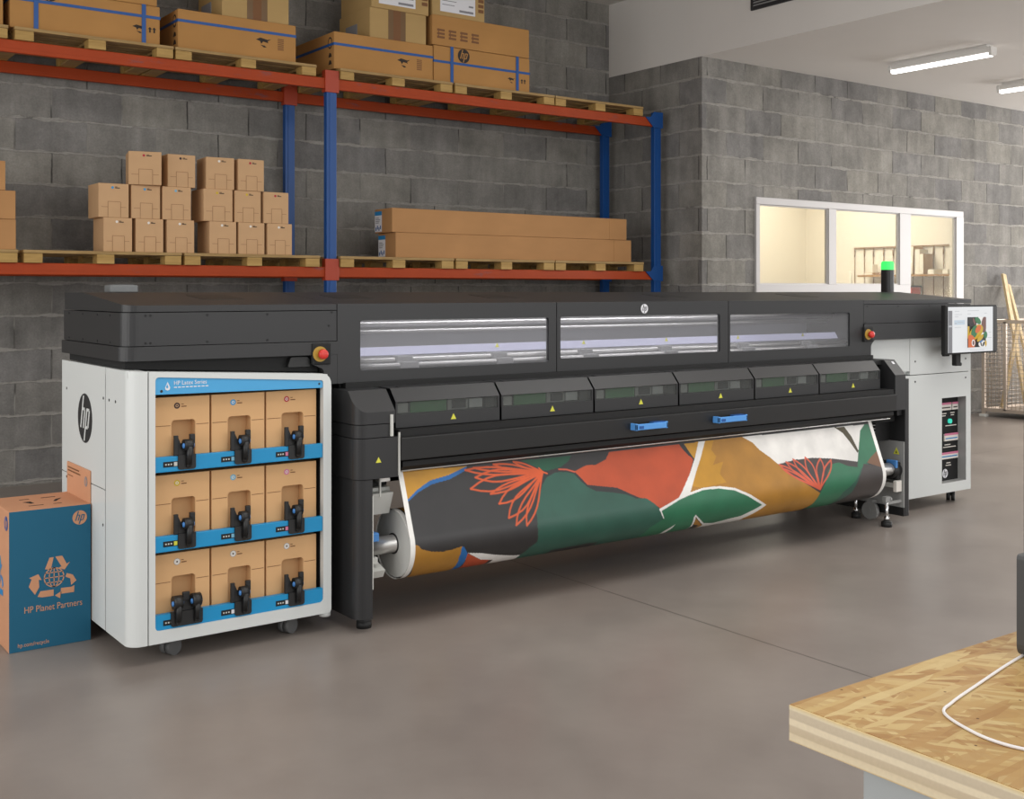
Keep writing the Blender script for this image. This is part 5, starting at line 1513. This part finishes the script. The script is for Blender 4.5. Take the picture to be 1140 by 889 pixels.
# ------------------------------------------------------------------ electronics cabinet on the right
E = thing('electronics_cabinet', (6.9, 5.0, 0), 'tall white cabinet on casters with black switch recess at the right end', 'cabinet')
EX0, EX1, EY0, EY1 = 6.266, 7.487, 4.662, 5.50
sx0, sx1, sz0, sz1 = 7.112, 7.407, .154, .752
mb = MB()
mb.box(6.410, sx0, EY0, EY0 + .03, .086, .925); mb.box(sx1, 7.436, EY0, EY0 + .03, .086, .925)
mb.box(sx0, sx1, EY0, EY0 + .03, .086, sz0); mb.box(sx0, sx1, EY0, EY0 + .03, sz1, .925)
dp = mb.build('front_panel', M['white'], E)
mb = MB(); mb.box(6.742, 7.436, EY0, EY0 + .03, .930, 1.178); mb.build('front_panel', M['white'], E)
mb = MB(); mb.box(EX0, 6.738, EY0 + .001, EY0 + .03, .956, 1.178); mb.build('front_panel', M['white'], E)
mb = MB(); mb.prism([(7.439, EY0 + .004), (7.470, EY0 + .004), (7.487, EY0 + .02), (7.487, EY1), (7.439, EY1)], 'Z', .084, 1.18); mb.build('corner_panel', M['white'], E)
mb = MB()
mb.box(6.41, sx0 - .006, EY0 + .031, EY1, .09, .92); mb.box(sx1 + .006, 7.438, EY0 + .031, EY1, .09, 1.17); mb.box(sx0 - .006, sx1 + .006, 4.745, EY1, .09, .92)
mb.box(EX0 + .14, 7.438, EY0 + .031, EY1, .932, 1.17)
mb.box(sx0 - .006, sx1 + .006, EY0 + .031, 4.745, sz1 + .006, .92); mb.box(sx0 - .006, sx1 + .006, EY0 + .031, 4.745, .09, sz0 - .006)
mb.build('carcass', M['white'], E)
mb = MB()
mb.box(sx1 - .001, sx1 + .005, EY0 + .002, 4.735, sz0, sz1); mb.box(sx0 - .005, sx0 + .001, EY0 + .002, 4.735, sz0, sz1)
mb.box(sx0, sx1, EY0 + .002, 4.735, sz0 - .004, sz0 + .001); mb.box(sx0, sx1, EY0 + .002, 4.735, sz1 - .001, sz1 + .004)
mb.build('recess_lining', M['mgrey'], E)
one_box('switch_panel', M['void'], E, sx0, sx1, 4.728, 4.742, sz0, sz1)
SWP = bpy.data.objects['switch_panel']
O = (0, 4.7278, 0)
px = lambda f: sx0 + .065 + f * .222
for f0, f1, z0, z1, m in ((.0, .62, .655, .705, 'dot_white'), (.68, 1.0, .655, .705, 'dot_white'), (.25, 1.0, .435, .485, 'dot_white'), (.0, 1.0, .308, .352, 'dot_white')):
    mb = MB()
    mb.flat(rect(px(f0), px(f1), z0, z1), O, FX, FZ, .008, M[m])
    mb.flat(rect(px(f0), px(f1), z1 - .011, z1 + .004), (0, 4.7196, 0), FX, FZ, .001, M['dot_pink'])
    mb.flat(rect(px(f0) + .012, px(f1) - .012, z0 + .014, z0 + .022), (0, 4.7196, 0), FX, FZ, .001, M['ink'] if z0 > .6 else M['bluelabel'])
    mb.build('breaker', None, SWP)
mb = MB()
for f0, f1, z in ((.12, .40, .628), (.62, .85, .630), (.14, .36, .612), (.64, .82, .614), (.35, .95, .540), (.30, .62, .405), (.22, .92, .388), (.40, .62, .275), (.36, .66, .258)):
    mb.flat(rect(px(f0), px(f1), z, z + .006), O, FX, FZ, .0008, M['dot_white'])
mb.build('printed_line', None, SWP)
mb = MB(); mb.cyl((px(.55), 4.713, .575), (px(.55), 4.729, .575), .017, seg=20); mb.build('lit_button', M['tealbtn'], SWP)
round_logo('logo', (px(.33), 4.7278, .205), FX, FZ, .032, M['paper'], M['void'], SWP)
mb = MB()
for x, z in ((6.80, 1.02), (7.40, 1.02), (6.80, .882), (7.40, .885)):
    mb.cyl((x, EY0 - .0015, z), (x, EY0 + .002, z), .007, seg=10)
mb.build('screw', M['blk2'], E)
caster(E, 7.36, 4.755, .034, 'rubber', 30); caster(E, 6.55, 4.80, .034, 'rubber', 20); caster(E, 7.36, 5.42, .034, 'rubber'); caster(E, 6.55, 5.42, .034, 'rubber')

# ------------------------------------------------------------------ monitor on its arm
mon = thing('monitor', (7.2, 4.52, 1.07), 'black touchscreen on arm beside the right cabinet, artwork on its display', 'monitor')
mx0, mx1, mz0, mz1 = 6.905, 7.530, 1.068, 1.404
mb = MB(); mb.box(mx0, mx1, 4.50, 4.535, mz0, mz1, bev=.006); mb.build('housing', M['void'], mon)
dx0, dx1, dz0, dz1 = mx0 + .03, mx1 - .055, mz0 + .012, mz1 - .012
one_box('display', M['screen'], mon, dx0, dx1, 4.498, 4.501, dz0, dz1)
disp = bpy.data.objects['display']
SCR = {k: glow('screen_' + k, c_, .75) for k, c_ in {'grey': (120, 120, 124), 'black': (24, 24, 26), 'orange': (206, 100, 44), 'green': (36, 110, 66), 'mustard': (196, 160, 44), 'white': (232, 230, 226), 'brown': (110, 74, 70), 'pale': (190, 204, 216), 'line': (176, 178, 182), 'blue': (50, 110, 170)}.items()}
def scr(mb, pts, m, lay):
    mb.flat([(dx0 + u * (dx1 - dx0), dz0 + v * (dz1 - dz0)) for u, v in pts], (0, 4.498 - .0006 * lay, 0), FX, FZ, .0005, SCR[m])
def blob(cx, cz, rx, rz, a=0, n=18):
    ca_, sa_ = math.cos(a), math.sin(a)
    return [(cx + rx * math.cos(2 * PI * i / n) * ca_ - rz * math.sin(2 * PI * i / n) * sa_, cz + rx * math.cos(2 * PI * i / n) * sa_ + rz * math.sin(2 * PI * i / n) * ca_) for i in range(n)]
mb = MB()
scr(mb, rect(0, .085, 0, .92), 'grey', 1)
scr(mb, rect(.01, .075, .56, .60), 'line', 2)
for u0, u1, v in ((.14, .24, .90), (.42, .68, .91), (.14, .30, .83), (.42, .50, .84), (.14, .22, .78), (.14, .28, .55), (.9, .96, .42), (.88, .97, .30), (.80, .86, .85), (.48, .80, .035)):
    scr(mb, rect(u0, u1, v, v + .008), 'line', 1)
scr(mb, rect(.13, .36, .61, .71), 'pale', 1)
scr(mb, rect(.14, .18, .63, .65), 'line', 2); scr(mb, rect(.20, .32, .66, .67), 'line', 2)
mb.build('menu', None, disp)
mb = MB()
ax0, ax1, az0, az1 = .42, .835, .10, .77
def art(pts, m, lay):
    scr(mb, [(min(max(ax0 + u * (ax1 - ax0), ax0), ax1), min(max(az0 + v * (az1 - az0), az0), az1)) for u, v in pts], m, lay)
art(rect(0, 1, 0, 1), 'black', 1)
for k_, (pts, m) in enumerate(((rect(0, .1, .3, .7), 'mustard'), (blob(.75, .75, .28, .35), 'white'), (blob(.9, .75, .16, .28, -.2), 'brown'), (blob(.55, .88, .18, .10, -.5), 'green'), (blob(.45, .5, .40, .22, .4), 'mustard'), (blob(.35, .52, .22, .16, 1), 'green'),
                               (blob(.55, .60, .18, .10, .6), 'orange'), (blob(.18, .86, .2, .16), 'black'), (blob(.32, .86, .05, .13, .5), 'brown'), (blob(.12, .16, .26, .26), 'orange'), (blob(.27, .15, .09, .11), 'white'), (blob(.27, .15, .05, .08), 'brown'),
                               (blob(.78, .10, .24, .12), 'white'), (blob(.82, .10, .04, .10, -.6), 'black'), (blob(.68, .10, .03, .09, .5), 'black'), (blob(.93, .12, .05, .10), 'mustard'), (blob(.62, .30, .2, .08, .5), 'mustard'), (blob(.66, .19, .10, .03, .3), 'blue'), (blob(.9, .4, .1, .12), 'green'))):
    art(pts, m, 2 + k_)
mb.build('artwork', None, disp)
mb = MB()
mb.box(6.945, 7.01, 4.535, 4.555, 1.055, 1.15, bev=.004); mb.build('side_bracket', M['void'], mon)
mb = MB()
mb.cyl((7.15, 4.54, .995), (7.15, 4.565, .995), .012); mb.build('arm_knob', M['void'], mon)
mb = MB(); mb.box(7.085, 7.145, 4.535, 4.57, .985, 1.125, bev=.006); mb.box(7.10, 7.14, 4.565, 4.659, 1.085, 1.12)
mb.build('support_arm', M['void'], mon)
mb = MB(); mb.box(7.475, 7.529, 4.4985, 4.5005, mz0 + .01, mz1 - .01); mb.build('bezel', M['blk2'], mon)

# ------------------------------------------------------------------ work bench in front
TB = thing('workbench', (1.5, .9, 0), 'chipboard topped bench with thick layered edge in the right foreground', 'table')
bx0, by1, tz = 1.300, 1.101, .90
mb = MB(); mb.box(bx0 + .0012, 2.9, -.15, by1 - .0012, tz - .0012, tz); mb.build('top_sheet', M['osb'], TB)
mb = MB(); mb.box(bx0, 2.9, -.15, by1, tz - .053, tz - .0012, bev=.0008); mb.build('tabletop', M['ply'], TB)
mb = MB(); mb.box(bx0 + .045, 2.8, -.1, by1 - .095, tz - .13, tz - .0535, bev=.002); mb.build('apron', M['benchgrey'], TB)
for x, y in ((bx0 + .5, by1 - .17), (2.72, by1 - .17), (bx0 + .5, .0), (2.72, .0)):
    one_box('leg', M['benchgrey'], TB, x - .03, x + .03, y - .03, y + .03, 0, tz - .13)
pts = [(1.86, 1.03), (1.783, 1.018), (1.70, 1.004), (1.60, .984), (1.52, .968), (1.485, .9595), (1.462, .954), (1.448, .946), (1.437, .933), (1.426, .912), (1.416, .885), (1.410, .862), (1.409, .838), (1.413, .815), (1.424, .79), (1.45, .75), (1.50, .70)]
cr = []
for i in range(len(pts) - 1):
    p0, p1, p2, p3 = pts[max(i - 1, 0)], pts[i], pts[i + 1], pts[min(i + 2, len(pts) - 1)]
    for j in range(4):
        q = j / 4
        cr.append(tuple(.5 * (2 * p1[a] + (p2[a] - p0[a]) * q + (2 * p0[a] - 5 * p1[a] + 4 * p2[a] - p3[a]) * q * q + (3 * p1[a] - p0[a] - 3 * p2[a] + p3[a]) * q ** 3) for a in (0, 1)))
mb = MB(); mb.tube([(x, y, tz + .0024) for x, y in cr], .0022, None, 10)
tag(mb.build('cable', M['cable']), 'white cable curling across the chipboard bench top', 'cable')
D_ = thing('desk_device', (1.86, 1.0, tz), 'slim dark grey upright device at right edge, standing on chipboard bench', 'device')
mb = MB(); mb.prism(rpoly([(1.781, .99), (2.05, .99), (2.05, 1.02), (1.781, 1.02)], .008, 4), 'Z', 1.05, 1.38); mb.build('upright_panel', M['devgrey'], D_)
mb = MB(); mb.prism(rpoly([(1.7715, .9005), (2.06, .9005), (2.06, 1.068), (1.7715, 1.068)], [.02, .02, .008, .008], 5), 'Y', .985, 1.024); mb.build('lower_shell', M['devgrey'], D_)

# ------------------------------------------------------------------ wire cage with planks, right
K = thing('wire_cage', (13.1, 7.35, 0), 'galvanised wire mesh cage holding pale planks by the window wall', 'cage')
kx0, kx1, ky0, ky1, kz0, kz1 = 12.62, 13.7, 6.95, 7.71, .085, 1.14
mb = MB()
for x in (kx0, kx1):
    for y in (ky0, ky1):
        mb.box(x - .018, x + .018, y - .018, y + .018, .03, kz1)
for z in (kz0, kz1):
    for y in (ky0, ky1):
        mb.box(kx0, kx1, y - .015, y + .015, z - .02, z + .02)
    for x in (kx0, kx1):
        mb.box(x - .015, x + .015, ky0, ky1, z - .02, z + .02)
mb.box(kx0 - .015, kx0 + .015, 7.42, 7.45, kz0, kz1)
mb.box(kx0, kx1, ky0, ky1, kz0 - .01, kz0)
mb.build('cage_frame', M['wire'], K)
def mesh_side(name, fn, umin, umax):
    mb = MB()
    n = int((umax - umin) / .05)
    for i in range(n + 1):
        u_ = umin + (umax - umin) * i / n
        mb.cyl(fn(u_, kz0), fn(u_, kz1), .0035, seg=6)
    for i in range(22):
        z = kz0 + (kz1 - kz0) * i / 21
        mb.cyl(fn(umin, z), fn(umax, z), .0035, seg=6)
    return mb.build(name, M['wire'], K)
mesh_side('wire_panel', lambda u_, z: (kx0, u_, z), ky0, ky1)
mesh_side('wire_panel', lambda u_, z: (kx1, u_, z), ky0, ky1)
mesh_side('wire_panel', lambda u_, z: (u_, ky0, z), kx0, kx1)
mesh_side('wire_panel', lambda u_, z: (u_, ky1, z), kx0, kx1)
for x, y in ((kx0, ky0), (kx1, ky0), (kx0, ky1), (kx1, ky1)):
    mb = MB(); mb.box(x - .04, x + .04, y - .04, y + .04, 0, .032, bev=.004); mb.build('foot_pad', M['lgrey'], K)
def plank(p0, p1, w_, th, label):
    p0, p1 = Vector(p0), Vector(p1)
    d = (p1 - p0).normalized()
    a = d.cross(Vector((.2, 1, 0))).normalized(); b_ = d.cross(a).normalized()
    t = thing('wood_plank', p0, label, 'plank', 'planks leaning in the wire cage')
    mb = MB()
    vs = [mb.bm.verts.new(p + a * (sx_ * w_ / 2) + b_ * (sy_ * th / 2)) for p in (p0, p1) for sx_, sy_ in ((-1, -1), (1, -1), (1, 1), (-1, 1))]
    for q in ((0, 1, 2, 3), (4, 5, 6, 7), (0, 1, 5, 4), (1, 2, 6, 5), (2, 3, 7, 6), (3, 0, 4, 7)):
        mb.bm.faces.new([vs[i] for i in q])
    mb.build('board', M['plank'], t)
plank((12.72, 7.22, .11), (13.37, 7.90, 1.71), .062, .03, 'tallest pale plank in the wire cage, its top leaning on the wall')
plank((12.80, 7.10, .11), (13.46, 7.89, 1.58), .045, .03, 'thin pale plank close behind the tallest one in the cage')
plank((12.70, 7.52, .11), (13.02, 7.50, 1.12), .05, .03, 'short pale plank slanting the other way low in the cage')
plank((12.95, 7.02, .11), (13.90, 7.89, 1.54), .07, .03, 'pale plank at the right edge, crossing behind the others')

# ------------------------------------------------------------------ office shelf and its things
SH = thing('wall_shelf', (12.9, 9.1, 1.1), 'thin bronze rod shelf rack on the cream wall behind the window', 'shelf')
mb = MB(); mb.box(12.975, 12.995, 8.20, 9.86, 2.075, 2.095); mb.build('top_rail', M['bronze'], SH)
for y in (8.27, 8.49, 8.633, 8.79, 8.937, 9.09, 9.237, 9.384, 9.548, 9.692, 9.85):
    mb = MB(); mb.cyl((12.985, y, 1.05), (12.985, y, 2.08), .006, seg=8); mb.cyl((12.985, y, 1.97), (12.985, y, 2.06), .010, seg=8); mb.build('upright_rod', M['bronze'], SH)
for z in (1.69, 1.22):
    one_box('shelf_board', M['shelfwood'], SH, 12.74, 12.975, 8.20, 9.62, z, z + .025)
def book(y0, y1, h, dep, m, label, z=1.716, lean=0, name='folder', cat='book'):
    t = thing(name, (12.9, y0, z), label, cat)
    mb = MB()
    vs = mb.prism([(y0, z), (y1, z), (y1 + lean, z + h), (y0 + lean, z + h)], 'X', 12.965 - dep, 12.965)
    mb.build('cover', m, t)
    mb = MB(); mb.prism([(y0 + .004, z + .004), (y1 - .004, z + .004), (y1 - .004 + lean, z + h - .004), (y0 + .004 + lean, z + h - .004)], 'X', 12.9655 - dep - .004, 12.9655 - dep)
    mb.build('page_block', M['bookw'], t)
book(8.70, 8.77, .32, .18, M['bookw'], 'white upright folder on office shelf, right of the tan board')
book(8.79, 8.84, .36, .2, M['bookt'], 'tall tan leaning board on the office shelf', lean=-.018)
book(8.86, 8.89, .26, .18, M['bookw'], 'pale thin book on office shelf, left of the tan board', lean=-.03)
book(8.93, 8.955, .18, .18, M['bookw'], 'smallest pale book on office shelf, leftmost beside the mullion', lean=-.04)
book(8.63, 8.69, .26, .2, M['bookt'], 'tan folder on office shelf, right of the white folder')
book(8.48, 8.57, .06, .2, M['bookw'], 'low white box on office shelf, under the hanging cup', name='storage_box', cat='box')
book(8.28, 8.36, .06, .2, M['bookw'], 'low white box at right end of the office shelf', name='storage_box', cat='box')
book(9.40, 9.56, .03, .2, M['bookt'], 'flat tan tray on the office shelf left of the green beacon', name='tray', cat='tray')
book(9.47, 9.50, .11, .10, M['bookw'], 'pale upright card standing on the tan tray', z=1.747, name='card', cat='card')
t = thing('red_crate', (12.85, 8.9, 1.245), 'red box on the lower office shelf behind the window', 'box')
mb = MB(); mb.frame(rrect(12.76, 12.96, 8.80, 9.05, .01, 2), rrect(12.77, 12.95, 8.81, 9.04, .008, 2), 'Z', 1.246, 1.55); mb.box(12.765, 12.955, 8.805, 9.045, 1.246, 1.256); mb.build('crate_body', M['redbox'], t)
mb = MB(); mb.frame(rrect(12.75, 12.97, 8.79, 9.06, .01, 2), rrect(12.772, 12.948, 8.812, 9.038, .008, 2), 'Z', 1.55, 1.572); mb.build('rim', M['blk2'], t)
t = thing('chair', (12.6, 9.8, 0), 'pale chair back faint against the cream office wall, left of shelf', 'chair')
mb = MB(); mb.frame(rrect(9.66, 10.08, 1.30, 1.77, .05, 4), rrect(9.685, 10.055, 1.325, 1.745, .04, 4), 'X', 12.66, 12.68); mb.build('backrest', M['bookw'], t)
mb = MB(); mb.box(12.25, 12.66, 9.66, 10.08, 1.26, 1.30, bev=.01); mb.build('seat', M['bookw'], t)
for x in (12.27, 12.65):
    for y in (9.68, 10.06):
        mb = MB(); mb.cyl((x, y, 0), (x, y, 1.27), .015, seg=8); mb.build('leg', M['bookw'], t)

# ------------------------------------------------------------------ light
def area(name, loc, rot, sx_, sy_, e, c=(1, 1, 1)):
    l = bpy.data.lights.new(name, 'AREA'); l.shape = 'RECTANGLE'; l.size = sx_; l.size_y = sy_; l.energy = e; l.color = c
    o = bpy.data.objects.new(name, l); o.location = loc; o.rotation_euler = rot; COL.objects.link(o)
    return o
area('hall_ceiling_light', (2.2, 2.6, 4.5), (0, 0, 0), 3.2, 2.0, 70, (1, .985, .96))
area('hall_ceiling_light', (6.2, 2.8, 4.5), (0, 0, 0), 2.6, 2.0, 70, (1, .985, .96))
area('low_ceiling_light', (11.5, 4.0, 3.7), (0, 0, 0), 4, 4, 150, (1, .98, .95))
area('daylight_window', (17.5, 4.5, 2.2), (0, math.radians(90), 0), 3.0, 5.0, 500, (1, .98, .96))
area('office_light', (11.2, 9.4, 3.25), (0, 0, 0), 2.6, 1.6, 96, (1, .95, .87))
area('print_bay_lamp', (3.9, 4.70, 1.385), (math.radians(35), 0, 0), 2.9, .03, 4.5, (.96, .96, 1))
area('daylight_side', (-3.6, 3.6, 2.3), (0, math.radians(-90), 0), 3.2, 7.0, 180, (1, .985, .96))
area('front_fill', (5.0, -2.8, 2.3), (math.radians(90), 0, 0), 10, 3.2, 150, (1, .985, .965))  # added fill light behind the camera, brightens the fronts; no window there
wd = bpy.data.worlds.new('world'); scene.world = wd; wd.use_nodes = True
bg = wd.node_tree.nodes['Background']; bg.inputs['Color'].default_value = (.985, .99, 1, 1); bg.inputs['Strength'].default_value = .80

# ------------------------------------------------------------------ camera
cam = bpy.data.cameras.new('camera'); co_ = bpy.data.objects.new('camera', cam); COL.objects.link(co_)
cam.sensor_width = 36.0; cam.sensor_fit = 'HORIZONTAL'
cam.lens = 36.0 * 1267 / 1140
cam.shift_y = -(444.5 - 324) / 1140
co_.location = (0, 0, 1.5)
co_.rotation_euler = (math.radians(90), 0, -math.radians(36.06))
cam.clip_start = .05; cam.clip_end = 100
scene.camera = co_
scene.view_settings.view_transform = 'Standard'
scene.view_settings.look = 'None'
scene.view_settings.exposure = 0.0
scene.view_settings.gamma = 1.0
scene.view_settings.use_curve_mapping = False
scene.cycles.use_denoising = True
scene.cycles.max_bounces = 8
